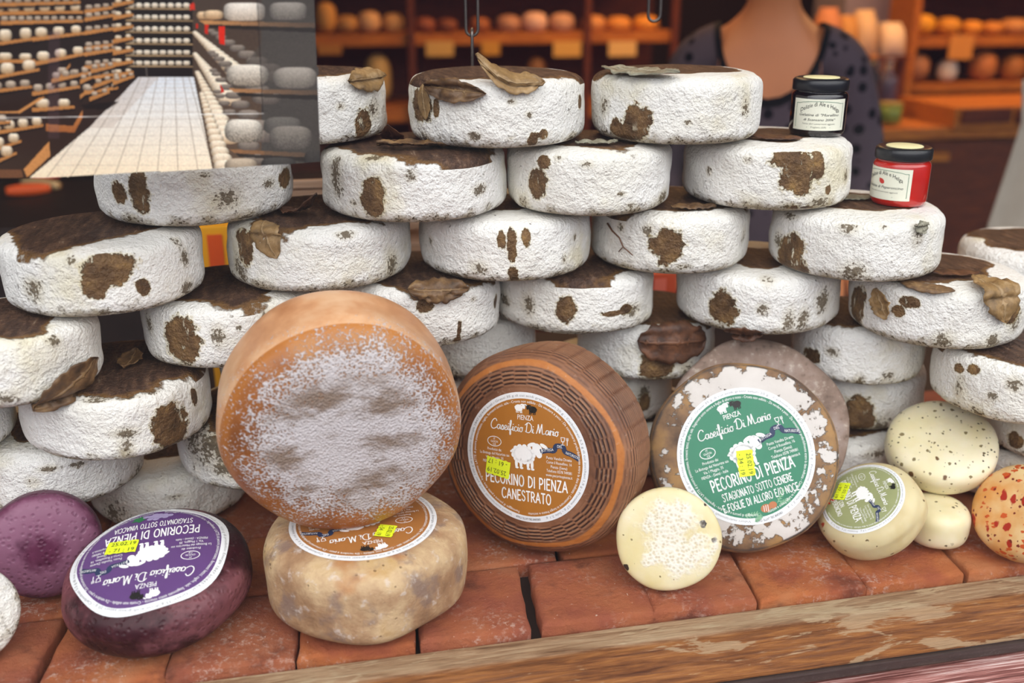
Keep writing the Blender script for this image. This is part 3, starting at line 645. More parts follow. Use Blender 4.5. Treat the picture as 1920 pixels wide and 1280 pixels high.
# flowing script letters (x height .45)
SC = {'C': (.62, '.62,.8 .55,.98 .38,1 .14,.72 .04,.35 .12,.06 .34,0 .62,.18'), 'a': (.42, '.34,.42 .16,.45 .04,.25 .1,.03 .24,.06 .36,.42 .33,.1 .42,.02'), 's': (.3, '0,.04 .16,.46 .27,.2 .2,0 .05,.02 .3,.06'),
 'e': (.34, '0,.1 .2,.24 .26,.4 .16,.47 .06,.3 .08,.06 .2,0 .34,.1'), 'i': (.2, '0,.06 .1,.44 .08,.06 .2,.04|.13,.64 .14,.68'), 'f': (.26, '0,.06 .16,.6 .2,.98 .1,.95 .06,.3 .04,-.38 .12,-.36 .14,.1 .26,.12'), 'c': (.32, '.28,.38 .18,.46 .04,.28 .08,.04 .2,0 .32,.1'),
 'o': (.36, '.2,.46 .05,.32 .06,.06 .2,0 .3,.2 .24,.44 .36,.4'), 'D': (.66, '.2,.9 .14,.45 .1,.05|.0,.74 .3,1 .58,.8 .6,.36 .38,.02 .1,.04 .02,.14'), 'M': (.86, '0,.02 .14,.5 .2,.96 .28,.4 .32,.1 .5,.9 .54,.95 .56,.3 .6,.02 .72,.06 .86,.1'), 'r': (.28, '0,.04 .08,.46 .16,.4 .26,.44 .24,.34|.08,.46 .07,0'), ' ': (.22, '')}
def smooth_line(pts, k=5):
    if len(pts) < 3: return pts
    out = []
    for i in range(len(pts) - 1):
        p0 = pts[max(0, i - 1)]; p1 = pts[i]; p2 = pts[i + 1]; p3 = pts[min(len(pts) - 1, i + 2)]
        for j in range(k):
            t = j / k; a = [.5 * (2 * p1[c] + (p2[c] - p0[c]) * t + (2 * p0[c] - 5 * p1[c] + 4 * p2[c] - p3[c]) * t * t + (3 * p1[c] - p0[c] - 3 * p2[c] + p3[c]) * t ** 3) for c in (0, 1)]; out.append(a)
    out.append(pts[-1]); return out
def ribbon(pts, w):
    v = []; f = []; n = len(pts)
    for i in range(n - 1):
        (x0, y0), (x1, y1) = pts[i], pts[i + 1]; L = math.hypot(x1 - x0, y1 - y0)
        if L < 1e-6: continue
        dx, dy = (x1 - x0) / L, (y1 - y0) / L; b = len(v); e_ = w * .5
        v += [(x0 - dx * e_ * .5 - dy * e_, y0 - dy * e_ * .5 + dx * e_), (x0 - dx * e_ * .5 + dy * e_, y0 - dy * e_ * .5 - dx * e_), (x1 + dx * e_ * .5 + dy * e_, y1 + dy * e_ * .5 - dx * e_), (x1 + dx * e_ * .5 - dy * e_, y1 + dy * e_ * .5 + dx * e_)]
        f.append((b, b + 1, b + 2, b + 3))
    return v, f
def stroke_text(s, w=.14, gap=.14, font=None, curve=False):
    font = font or GL; v = []; f = []; x = 0
    for ch in s:
        wd, st = font[ch]
        for line in st.split('|'):
            if not line: continue
            pts = [tuple(map(float, q.split(','))) for q in line.split()]
            if curve or ch in 'CDGOPRS': pts = smooth_line(pts, 4) if (curve or ch in 'CGOS') else pts
            a, b = ribbon([(px + x, py) for px, py in pts], w); n = len(v); v += a; f += [tuple(i + n for i in q) for q in b]
        x += wd + gap
    return v, f
class Sheet:
    """flat printed matter: shapes in label units, each on its own ink layer, wrapped on a surface by fn(x, y, layer)"""
    def __init__(s, fn): s.fn = fn; s.v = []; s.f = []; s.m = []
    def put(s, v, f, ink, layer, at=(0, 0), rot=0, sc=1, sx=1, shear=0):
        c, q = cos(radians(rot)), sin(radians(rot)); n = len(s.v)
        for x, y in v:
            x = (x + y * shear) * sc * sx; y = y * sc; s.v.append(s.fn(at[0] + x * c - y * q, at[1] + x * q + y * c, layer))
        s.f += [tuple(i + n for i in p) for p in f]; s.m += [ink] * len(f)
    def poly(s, pts, ink, layer, **k): s.put(pts, [tuple(range(len(pts)))], ink, layer, **k)
    def disc(s, r0, r1, ink, layer, seg=72, rings=8, at=(0, 0), sx=1, wav=None):
        v = []; f = []
        for i in range(rings + 1):
            for k in range(seg):
                th = 2 * pi * k / seg; r = (r0 + (r1 - r0) * i / rings) * (wav(th) if wav else 1); v.append((r * cos(th), r * sin(th)))
        for i in range(rings):
            for k in range(seg): k2 = (k + 1) % seg; f.append((i * seg + k, (i + 1) * seg + k, (i + 1) * seg + k2, i * seg + k2))
        s.put(v, f, ink, layer, at=at, sx=sx)
    def oval(s, at, a, b, ink, layer, rot=0, seg=18): s.poly([(a * cos(2 * pi * k / seg), b * sin(2 * pi * k / seg)) for k in range(seg)], ink, layer, at=at, rot=rot)
    def line(s, pts, w, ink, layer, **k): v, f = ribbon(pts, w); s.put(v, f, ink, layer, **k)
    def text(s, t, ink, layer, at, h, rot=0, width=None, align='c', kind='font', shear=0, w=.14, gap=.14, sx=1):
        if kind == 'font': v, f = font_mesh(t); h = h / .7
        elif kind == 'caps': v, f = stroke_text(t, w, gap)
        else: v, f = stroke_text(t, w, gap, SC, True)
        x0 = min(p[0] for p in v); x1 = max(p[0] for p in v); L = (x1 - x0) * h
        if width: sx = width / L
        off = {'c': (x0 + x1) / 2, 'l': x0, 'r': x1}[align]
        s.put([(p[0] - off, p[1]) for p in v], f, ink, layer, at=at, rot=rot, sc=h, sx=sx, shear=shear)
    def arc(s, t, ink, layer, r, a0, a1, h, at=(0, 0), inward=False):
        v, f = font_mesh(t); x0 = min(p[0] for p in v); x1 = max(p[0] for p in v); k = h / .7; n = len(s.v)
        for x, y in v:
            q = (x - x0) / (x1 - x0); a = radians(a0 + (a1 - a0) * q); rr = r - y * k if inward else r + y * k
            s.v.append(s.fn(at[0] + rr * cos(a), at[1] + rr * sin(a), layer))
        s.f += [tuple(i + n for i in p) for p in f]; s.m += [ink] * len(f)
    def build(s, name, mats, parent): return obj(name, s.v, s.f, mats, parent, False, s.m)
def sheep(sh, at, s, ink, layer, rot=0, flip=1):
    def o(x, y, a, b, r=0): 
        c, q = cos(radians(rot)), sin(radians(rot)); x *= s * flip; y *= s
        sh.oval((at[0] + x * c - y * q, at[1] + x * q + y * c), a * s, b * s, ink, layer, rot + r * flip)
    o(-.12, 0, .34, .24)
    for k in range(13): a = 2 * pi * k / 13; o(-.12 + .34 * cos(a), .24 * sin(a), .085, .085)
    o(.36, .2, .17, .2, 25); o(.34, .3, .12, .1); o(.16, .34, .15, .06, 20); o(.58, .34, .14, .06, -25); o(.42, .04, .1, .1)
    for x in (-.36, -.2, .04, .18): o(x, -.3, .05, .17); o(x + .02, -.45, .06, .035)
    o(-.5, .06, .08, .04, 20)
RING = 'Formaggio di pecora a pasta dura - Ingredienti: LATTE di pecora pasteurizzato, caglio, fermenti lattici, sale - Crosta non edibile - Da vendere a peso - Da consumarsi preferibilmente entro la data indicata - Conservare in luogo fresco e asciutto'
RING2 = 'Formaggio di pecora a pasta dura - Ingredienti: LATTE di pecora pasteurizzato, fermenti lattici, caglio, sale. Stagionato sotto %s - Crosta non edibile - Da vendere a peso - Da consumarsi preferibilmente entro la data indicata - Conservare in luogo fresco e asciutto'
NUTR = 'Valori nutrizionali medi per 100 g di prodotto: Energia 1847 kJ/445 kcal - Grassi 35 g di cui acidi grassi saturi 20 g - Carboidrati 5,5 g di cui zuccheri 1,9 g - Proteine 27 g - Sale 2,1 g'
I_WHITE = plain('label_white', '#eceef0', .4); I_BLACK = plain('ink_black', '#1c1a18', .5); I_INK = plain('ink_white', '#f7f7f5', .45); I_GREY = plain('ink_grey', '#9a9a9a', .5); I_NAVY = plain('ink_navy', '#2c3a5a', .5); I_YELLOW = plain('sticker_yellow', '#e6f52a', .5); I_DIG = plain('sticker_digits', '#3a3f1c', .6)
def label_on(par, c, colour, rl, lines, cxy=(0, 0), ring=RING, ink=I_INK, extra=None, sticker=None, wav=None, lname='paper_label'):
    R, T, n = c['R'], c['T'], c['n']; Rl = rl * R; eps = .00032
    def fn(x, y, layer):
        X, Y = cxy[0] * R + x * Rl, cxy[1] * R + y * Rl; return (X, Y, zface(R, T, n, math.hypot(X, Y)) + eps * (layer + 1.6))
    s = Sheet(fn); base = plain('label_paper', colour, .38, .5, var=.06, scale=90)
    s.disc(.0, .905, 0, 0, rings=14, wav=wav); s.disc(.905, 1.0, 1, 0, rings=3, wav=wav)
    s.disc(.93, .936, 1, 0, rings=1, wav=wav)
    s.arc(ring, 2, 1, .845, 262, 262 - 350, .040); s.arc(NUTR, 4, 1, .935, 255, 255 - 325, .034)
    s.arc('ORIGINE DEL LATTE: ITALIA', 3, 1, .935, 284, 259, .034)
    sheep(s, (-.09, .76), .16, 2, 1); sheep(s, (.10, .755), .16, 3, 1, flip=-1); s.text('PIENZA', 2, 1, (0, .585), .075, width=.26)
    s.text('Caseificio Di Mario', 2, 1, (-.02, .40), .15, width=1.12, kind='script', w=.085, gap=.0)
    # certification oval, maker's address, glass-and-fork mark, ribbon, shop address
    for k in range(24):
        a = 2 * pi * k / 24; b = 2 * pi * (k + 1) / 24; s.line([(-.52 + .115 * cos(a), .2 + .075 * sin(a)), (-.52 + .115 * cos(b), .2 + .075 * sin(b))], .010, 2, 1)
    for i, t in enumerate(('IT', 'G6X36', 'CE')): s.text(t, 2, 1, (-.52, .225 - i * .042), .03)
    for i, t in enumerate(('Prodotto da:', 'La Bottega del Naturista sas', 'Via 1 Maggio, 35', 'PIENZA - (Siena) - Italia')): s.text(t, 2, 1, (-.52, .055 - i * .066), .042, width=[.24, .5, .3, .4][i])
    gx, gy = .62, .33
    s.line([(gx - .05, gy + .06), (gx - .04, gy), (gx, gy), (gx + .01, gy + .06), (gx - .05, gy + .06)], .009, 2, 1); s.line([(gx - .02, gy), (gx - .02, gy - .05)], .009, 2, 1); s.line([(gx - .045, gy - .05), (gx + .005, gy - .05)], .009, 2, 1)
    for k in (0, .014, .028): s.line([(gx + .035 + k, gy + .06), (gx + .035 + k, gy + .02)], .007, 2, 1)
    s.line([(gx + .049, gy + .03), (gx + .049, gy - .05)], .01, 2, 1)
    rb = [(.26, .14), (.36, .17), (.46, .18), (.5, .25), (.60, .25), (.64, .18), (.74, .15), (.84, .1)]
    s.line(smooth_line(rb, 4), .075, 5, 1); s.text('BOTTEGA', 2, 2, (.36, .155), .04, rot=12, width=.2); s.text('DEL', 2, 2, (.555, .232), .04, width=.08); s.text('NATURISTA', 2, 2, (.74, .125), .04, rot=-18, width=.2)
    for i, t in enumerate(('Punto Vendita Diretta', 'Corso il Rossellino, 16', 'Pienza (Siena)', 'Telefono 0578 749081', 'www.pecorinopienza.it')): s.text(t, 2, 1, (.54, .04 - i * .066), .044, width=[.40, .40, .26, .40, .42][i])
    sheep(s, (.02, .06), .48, 2, 1)
    for (t, y, h, wd) in lines: s.text(t, 2, 1, (0, y), h, width=wd, kind='caps', w=.15, gap=.17)
    mats = [base, I_WHITE, ink, I_BLACK, I_GREY, I_NAVY]
    if extra: extra(s, mats)
    lab = s.build(lname, mats, par)
    if sticker:
        (x, y), w, h, rot, rows = sticker; q = Sheet(fn)
        nx, ny = 10, 6
        v = [((i / nx - .5) * w * (1 - .03 * (j == ny)), (j / ny - .5) * h + .008 * sin(i * 2.4)) for j in range(ny + 1) for i in range(nx + 1)]
        f = [(j * (nx + 1) + i, j * (nx + 1) + i + 1, (j + 1) * (nx + 1) + i + 1, (j + 1) * (nx + 1) + i) for j in range(ny) for i in range(nx)]
        q.put(v, f, 0, 4, at=(x, y), rot=rot); c_, s_ = cos(radians(rot)), sin(radians(rot))
        for i, t in enumerate(rows):
            dy = (.10 - .5 * i) * h; dx = .03 * w; q.text(t, 1, 5, (x + dx * c_ - dy * s_, y + dx * s_ + dy * c_), h * .27, rot=rot, width=w * .8)
        q.build('price_sticker', [I_YELLOW, I_DIG], lab)
    return lab
label_on(canes, cn_c, '#ae7028', .625, [('PECORINO DI PIENZA', -.44, .165, 1.36), ('CANESTRATO', -.665, .155, .82)], sticker=((-.46, -.20), .40, .27, 172, ('25.02.19', '- 61 : 17')))
def ex_green(s, mats):
    mats += [plain('ink_walnut', '#b8734a', .5), plain('ink_leaf', '#7fb08a', .5)]
    s.oval((.02, -.80), .075, .06, 6, 1); s.oval((.13, -.785), .06, .05, 6, 1)
    for k in range(3): s.line([(-.015 + .03 * k, -.84), (.0 + .03 * k, -.76)], .008, 2, 2)
    for (x0, y0, x1, y1) in ((.2, -.78, .36, -.62), (-.08, -.84, -.3, -.82), (.22, -.80, .40, -.78), (-.06, -.88, -.18, -.93)):
        s.line([(x0, y0), (x1, y1)], .008, 7, 1)
        for k in range(5):
            t = .2 + .18 * k; x, y = x0 + (x1 - x0) * t, y0 + (y1 - y0) * t; a = math.degrees(atan2(y1 - y0, x1 - x0)); s.oval((x, y + .015), .028, .009, 7, 1, a + 50, 8); s.oval((x, y - .015), .028, .009, 7, 1, a - 50, 8)
label_on(green, gr_c, '#237a58', .715, [('PECORINO DI PIENZA', -.36, .165, 1.26), ('STAGIONATO SOTTO CENERE', -.535, .105, 1.06), ('E FOGLIE DI ALLORO E/O NOCE', -.69, .105, 1.14)], ring=RING2 % 'cenere e foglie di alloro o noce', extra=ex_green, sticker=((-.04, -.10), .38, .235, -101, ('25.02.19', '- 34 : 19')))
def ex_purple(s, mats):
    mats += [plain('ink_grape', '#a79ac0', .5), plain('ink_vine', '#2f7a4a', .5)]
    for i, (x, y) in enumerate([(-.2, -.74), (-.14, -.70), (-.13, -.77), (-.07, -.72), (-.06, -.79), (0, -.74), (.0, -.81), (.06, -.76), (.06, -.70), (.12, -.77), (-.02, -.68)]): s.oval((x, y), .042, .036, 6, 1 + (i % 2))
    s.poly([(.12, -.72), (.2, -.66), (.24, -.7), (.31, -.69), (.27, -.75), (.3, -.81), (.22, -.80), (.17, -.83), (.16, -.77)], 7, 1)
label_on(purp, pu_c, '#62427a', .84, [('PECORINO DI PIENZA', -.42, .165, 1.22), ('STAGIONATO SOTTO VINACCIA', -.60, .11, 1.02)], cxy=(.02, .0), ring=RING2 % 'vinaccia', extra=ex_purple, sticker=((.36, -.16), .40, .24, 172, ('25.02.19', '- 71 : 19')), wav=lambda t: 1 + .024 * cos(5 * t + .6))
label_on(tan, tan_c, '#a86f38', .73, [('PECORINO DI PIENZA', -.44, .165, 1.36)], cxy=(0, -.02), sticker=((-.22, .42), .30, .24, 62, ('25.02.19', '- 54 : 19')))
def ex_olive(s, mats):
    mats += [plain('ink_chilli', '#c8402c', .5)]
    s.line(smooth_line([(-.40, -.70), (-.32, -.72), (-.24, -.66), (-.2, -.62)], 3), .05, 6, 1); s.line(smooth_line([(-.34, -.78), (-.26, -.80), (-.18, -.74)], 3), .045, 6, 1)
label_on(oliv, ol_c, '#9aa070', .80, [('PECORINO DI PIENZA', -.36, .17, 1.3), ('CON', -.54, .10, .2), ('PEPERONCINO', -.68, .11, .6)], extra=ex_olive, sticker=((-.34, -.36), .50, .30, -38, ('25.02.19', '- 97 : 19')))
# ================================================================== dried leaves
def wsurf(w, q, th):
    R, n = w.R, 6.6
    if q <= R * .86: return Vector((w.x + q * cos(th), w.y + q * sin(th), w.z + WH / 2 + WH / 2 * (1 - (q / R) ** n) ** (1 / n))), Vector((0, 0, 1))
    # rim and side: walk the superellipse by angle
    k = min(1.0, max(0.0, (q - R * .86) / (R * .14 + WH)))
    zz = WH / 2 * (1 - 2 * max(0, (q - R) / WH)) if q > R else WH / 2
    if q <= R * 1.06:
        t = (q - R * .86) / (R * .20); a = radians(90) * t
        r0 = R * .86 + R * .135 * sin(a); z0 = WH / 2 * .985 - (R * .06) * (1 - cos(a)); nn = Vector((sin(a) * cos(th), sin(a) * sin(th), cos(a)))
        return Vector((w.x + r0 * cos(th), w.y + r0 * sin(th), w.z + WH / 2 + z0)), nn
    r0 = R * (1 - abs(2 * zz / WH) ** n) ** (1 / n) if abs(zz) < WH / 2 else R * .9
    return Vector((w.x + r0 * cos(th), w.y + r0 * sin(th), w.z + WH / 2 + zz)), Vector((cos(th), sin(th), 0))
def leaf(key, u, v, L, Wd, rot, mat, label, curl=0.0, cup=0.0, lift=.0012, seed=1, bend=0.0, wav=.0015, blunt=.7, group=None, name='dried_leaf', tip=0.0):
    w = WH_[key]; th0, q0 = hit(w, u, v); g = random.Random(seed); c, s = cos(radians(rot)), sin(radians(rot))
    nL, nW = 26, 10; V = []; F = []; vein = []; ph = [g.uniform(0, 6.3) for _ in range(8)]
    for i in range(nL + 1):
        t = i / nL; hw = Wd * max(0.02, sin(pi * min(1, max(0, t))) ** blunt) * (1 + .07 * sin(26 * t + ph[0]) + .05 * sin(47 * t + ph[1]))
        for j in range(nW + 1):
            b = (j / nW * 2 - 1); a = (t - .5) * L; bb = b * hw + bend * sin(pi * t)
            lt = a * c - bb * s; dq = a * s + bb * c
            if q0 < w.R * .75 or (abs(q0 - w.R) > .2 * w.R and q0 < w.R):
                px, py = q0 * cos(th0) - lt * sin(th0) + dq * cos(th0), q0 * sin(th0) + lt * cos(th0) + dq * sin(th0); q = math.hypot(px, py); th = atan2(py, px)
            else: q = max(.003, q0 + dq); th = th0 + lt / max(.4 * w.R, min(q, w.R))
            p, nn = wsurf(w, q, th)
            h = lift + cup * b * b + abs(wav * sin(9 * t + ph[2]) * sin(3.1 * b + ph[3])) + abs(.5 * wav * sin(21 * t + ph[4] + 5 * b))
            cu = curl * max(0, t - .35) ** 2 / .4225 + tip * max(0, .45 - t) ** 2 / .2
            V.append(p + nn * h + Vector((0, 0, 1)) * cu)
            vein.append(min(abs(b), abs(((t * 7 - abs(b) * 1.6) % 1) - .5) * 1.2 + .03 if abs(b) > .08 else 1))
    for i in range(nL):
        for j in range(nW): q = i * (nW + 1) + j; F.append((q, q + 1, q + nW + 2, q + nW + 1))
    o = obj(name, V, F, mat, None, True, None, {'vein': vein}); so = o.modifiers.new('thickness', 'SOLIDIFY'); so.thickness = .0007; so.offset = 1
    tag(o, label, 'dried leaf', group); return o
leaf('A2', 850, 168, .078, .013, 4, M_leaf, 'curled brown dry leaf drooping over the front rim of the middle top wheel', cup=.004, seed=2, lift=.002, wav=.004)
leaf('A2', 797, 190, .040, .012, 78, M_leaf_pale, 'olive brown leaf scrap stuck on the left side of the middle top wheel', seed=3, lift=.0014, wav=.001)
leaf('A2', 958, 153, .075, .014, 180, M_leaf_pale, 'pale brown dry leaf standing upright on the middle top wheel', curl=.030, seed=4, lift=.002, wav=.003, blunt=.5, cup=.003)
leaf('A1', 690, 145, .070, .016, 0, M_leaf_pale, 'brown leaf edge lying on the top wheel beside the poster', seed=5, lift=.002, wav=.003, cup=.003)
leaf('A3', 1200, 138, .115, .020, 4, M_leaf_green, 'long greyish green leaf lying flat on the right top wheel', seed=6, lift=.0025, wav=.003, bend=.004, tip=.002, curl=.004)
leaf('B1', 775, 279, .085, .012, 6, M_leaf, 'curled brown leaf squeezed under the middle top wheel at its left', seed=7, lift=.002, wav=.004, cup=.004)
leaf('B1', 740, 268, .050, .016, 40, M_leaf_dark, 'dark leaf scrap sticking up between the first and middle top wheels', seed=8, curl=.022, lift=.002)
leaf('C1', 497, 437, .062, .019, 62, M_leaf_pale, 'olive brown leaf draped over the left rim of the wheel above the orange cheese', seed=9, lift=.0018, wav=.002)
leaf('C1', 560, 404, .060, .015, 8, M_leaf_dark, 'dark curled leaf rising from the wheel above the orange cheese', seed=10, curl=.026, lift=.002, wav=.004)
leaf('C3', 1300, 392, .056, .011, 8, M_leaf, 'thick brown leaf piece pressed under the wheel with the dark jar', seed=11, lift=.003, wav=.003)
leaf('D0', 128, 722, .088, .020, -24, M_leaf, 'large brown leaf folded over the rim of the wheel at the left edge', seed=12, lift=.0025, wav=.003, cup=.003)
leaf('E0', 245, 683, .046, .014, 4, M_leaf, 'small brown leaf lying flat in the gap left of the orange cheese', seed=13, lift=.003, curl=.006, cup=.003)
leaf('D5', 1876, 545, .078, .025, 78, M_leaf_pale, 'big crumpled pale brown leaf over the right rim of the wheel at the right edge', seed=14, lift=.003, wav=.005, cup=.003)
leaf('D5', 1657, 568, .040, .013, 60, M_leaf_pale, 'small curled tan leaf on the left front of the wheel at the right edge', seed=15, lift=.0025, wav=.003, cup=.004)
leaf('D5', 1735, 537, .066, .010, 4, M_leaf, 'flat brown leaf strip on top of the wheel at the right edge', seed=16, lift=.002, wav=.001)
leaf('D5', 1790, 517, .062, .012, 2, M_leaf_dark, 'dark brown leaf strip farther back on the wheel at the right edge', seed=26, lift=.003, wav=.002)
leaf('E2', 1262, 640, .092, .028, 3, M_leaf_dark, 'thick dark brown leaf slab hanging over the wheel behind the grey cheese', seed=17, lift=.005, wav=.003, cup=.001, blunt=.45)
leaf('D4', 1395, 628, .052, .011, 6, M_leaf_dark, 'reddish brown leaf poking up just above the grey cheese', seed=18, lift=.004, wav=.003, curl=.006)
leaf('D2', 822, 540, .070, .016, 4, M_leaf, 'wavy brown leaf on the wheel behind the right shoulder of the orange cheese', seed=19, lift=.003, wav=.006, cup=.003)
leaf('C4', 1728, 425, .022, .010, 70, M_leaf_green, 'small grey peeling scrap on the wheel under the red jar', seed=20, lift=.002, wav=.002, curl=.003)
leaf('C4', 1600, 374, .052, .014, 6, M_leaf_green, 'grey leaf scrap lying beside the red jam jar', seed=21, lift=.002, wav=.002)
leaf('B3', 1455, 262, .060, .016, 10, M_leaf_dark, 'dark leaf scrap left of the dark jam jar', seed=22, lift=.002, wav=.002)
leaf('B2', 1118, 272, .050, .009, 3, M_leaf_green, 'grey leaf edge peeping out from under the right top wheel', seed=23, lift=.002, wav=.003)
def stem():
    w = WH_['C3']; m = MB()
    pts = [wsurf(w, hit(w, u, v)[1], hit(w, u, v)[0]) for (u, v) in ((1141, 418), (1150, 432), (1163, 445), (1170, 462), (1188, 478))]
    m.tube([p + n * .002 for p, n in pts], lambda t: .0013 * (1 - .5 * t), 6); p2 = [wsurf(w, hit(w, u, v)[1], hit(w, u, v)[0]) for (u, v) in ((1170, 462), (1162, 471))]
    m.tube([p + n * .002 for p, n in p2], .0007, 6)
    tag(m.build('leaf_stem', M_leaf_dark, None, True), 'thin brown leaf stem hanging on the wheel with a round spot', 'stem')
stem()

# ================================================================== jam jars
def jar(key, u, v, rpx, hpx, body_mat, label, dark, turn):
    w = WH_[key]; z = w.z + WH; d = ray(u, v); p = CAM + d * ((z - CAMZ) / d.z); r = rpx / FPX * (p - CAM).dot(FWD) * 1.02
    dirh = Vector((d.x, d.y, 0)).normalized(); c = p + dirh * r; face = atan2(-dirh.y, -dirh.x); h = hpx / FPX * (p - CAM).dot(FWD) / cos(PITCH - radians(12)) * .97
    root = empty('jam_jar', (c.x, c.y, z)); tag(root, label, 'jar')
    m = MB(); m.lathe([(0, .0006), (r * .8, .0004), (r * .93, .002), (r * .985, .007), (r * .985, h * .70), (r * .95, h * .735), (r * .90, h * .755), (r * .88, h * .77), (r * .90, h * .785), (r * .90, h * .80), (0, h * .80)], 48); m.build('glass_body', body_mat, root, True)
    m = MB(); m.lathe([(0, h * .79), (r * .965, h * .79), (r * .985, h * .80), (r * .985, h * .955), (r * .93, h * .985), (r * .86, h), (r * .80, h * .993), (0, h * .993)], 40); m.build('lid', [P('#17181c', .3, .5)], root, True)
    s = Sheet(lambda x, y, l: ((r * .985 + .0004 + .00022 * l) * cos(face + turn + x / r), (r * .985 + .0004 + .00022 * l) * sin(face + turn + x / r), y))
    W_, H0, H1 = r * 1.02, h * .13, h * .665; ny = 8; nx = 24
    v_ = [((i / nx * 2 - 1) * W_, H0 + (H1 - H0) * j / ny) for j in range(ny + 1) for i in range(nx + 1)]
    s.put(v_, [(j * (nx + 1) + i, j * (nx + 1) + i + 1, (j + 1) * (nx + 1) + i + 1, (j + 1) * (nx + 1) + i) for j in range(ny) for i in range(nx)], 0, 0)
    hh = H1 - H0; ym = (H0 + H1) / 2; b = .88 * W_
    fr_ = [(-b + 2 * b * k / 14, H0 + .86 * hh + (.07 * hh * cos(pi * (k / 14 - .5)) if 1 < k < 13 else 0)) for k in range(15)]
    for pts in (fr_, [(-b, H0 + .86 * hh), (-b, H0 + .10 * hh)], [(-b + .55 * b * k, H0 + .10 * hh) for k in range(2)], [(b - .55 * b * k, H0 + .10 * hh) for k in range(2)], [(b, H0 + .86 * hh), (b, H0 + .10 * hh)]): s.line(pts, .0006, 1, 1)
    t = 'Delizie di Ale e Helga'; tv, tf = font_mesh(t); L = max(q[0] for q in tv); k = 1.6 * b / L
    s.put([(q[0] - L / 2, q[1] * 1.25 + 1.5 * cos(pi * (q[0] / L - .5)) - .9) for q in tv], tf, 2, 1, at=(0, H0 + .70 * hh), sc=k)
    if dark:
        s.text('Gelatina di "Morellino', 2, 1, (-.02 * b, H0 + .46 * hh), .085 * hh, width=1.62 * b, shear=.25); s.text('di Scansano 2006"', 2, 1, (.0, H0 + .31 * hh), .075 * hh, width=1.25 * b, shear=.25)
        s.text('Senza altri conservanti aggiunti', 3, 1, (0, H0 + .19 * hh), .05 * hh, width=1.3 * b); s.text('Pitigliano (GR)', 3, 1, (0, H0 + .08 * hh), .05 * hh, width=.6 * b)
    else:
        s.oval((-.05 * b, H0 + .58 * hh), .13 * b, .075 * hh, 4, 1, -30); s.line([(-.16 * b, H0 + .66 * hh), (-.02 * b, H0 + .60 * hh)], .0012, 4, 1)
        s.text('Gelatina di Peperoncino', 2, 1, (0, H0 + .36 * hh), .085 * hh, width=1.66 * b, shear=.25)
        s.text('Senza altri conservanti aggiunti', 3, 1, (0, H0 + .23 * hh), .05 * hh, width=1.3 * b)
    s.build('paper_label', [P('#e9e9d6', .6), P('#6f8f78', .6), P('#23231f', .6), P('#7d7d74', .6), P('#c8372e', .5)], root)
    m = MB(); m.lathe([(0, h * 1.006), (r * .62, h * 1.006), (r * .64, h * 1.0), (r * .64, h * .994)], 32); m.build('lid_seal', P('#e9e2ae', .6), root, True)
    root.rotation_euler = (0, 0, 0); return root
def m_jelly(name, col, deep):
    m = N(name); z = m.xyz(m.raw())[2]; return m.done(m.mix(m.noise(m.raw(), 40, 2), lin(col), lin(deep)), .06, None, .6, coat=.6, sss=.35, sssr=(.03, .004, .002))
jar('B3', 1529, 259, 51.5, 109, m_jelly('dark_jelly', '#14090c', '#0c0608'), 'small jar of dark wine jelly with black lid and cream label', True, .06)
jar('C4', 1681, 391, 51.5, 112, m_jelly('red_jelly', '#d31f0f', '#a8150b'), 'small jar of red chilli jelly with black lid and cream label', False, -.62)

# ================================================================== chains
def chain(u, v_end, y, nlinks, label, pitch_px, first_edge):
    p = aty(u, v_end, y); root = empty('chain', p); tag(root, label, 'chain')
    Lk = pitch_px / FPX * (p - CAM).dot(FWD); Wk = Lk * .34; r = Lk * .045
    for i in range(nlinks):
        m = MB(); pts = []; hl = Lk * .62 - Wk / 2
        for k in range(10): a = pi * k / 9; pts.append((Wk / 2 * cos(a), 0, hl + Wk / 2 * sin(a)))
        for k in range(10): a = pi + pi * k / 9; pts.append((Wk / 2 * cos(a), 0, -hl + Wk / 2 * sin(a)))
        m.tube(pts, r, 8, 0, True); o = m.build('link', M_chain, root, True); o.location = (0, 0, Lk * (.62 + i * 1.06)); o.rotation_euler = (0, 0, (radians(80) if (i + first_edge) % 2 == 0 else radians(-12)))
    return root
chain(886, 140, 1.34, 18, 'steel chain hanging behind the middle top wheel', 66, 0)
chain(1226, 40, 1.40, 16, 'shorter steel chain ending above the right top wheel', 66, 1)

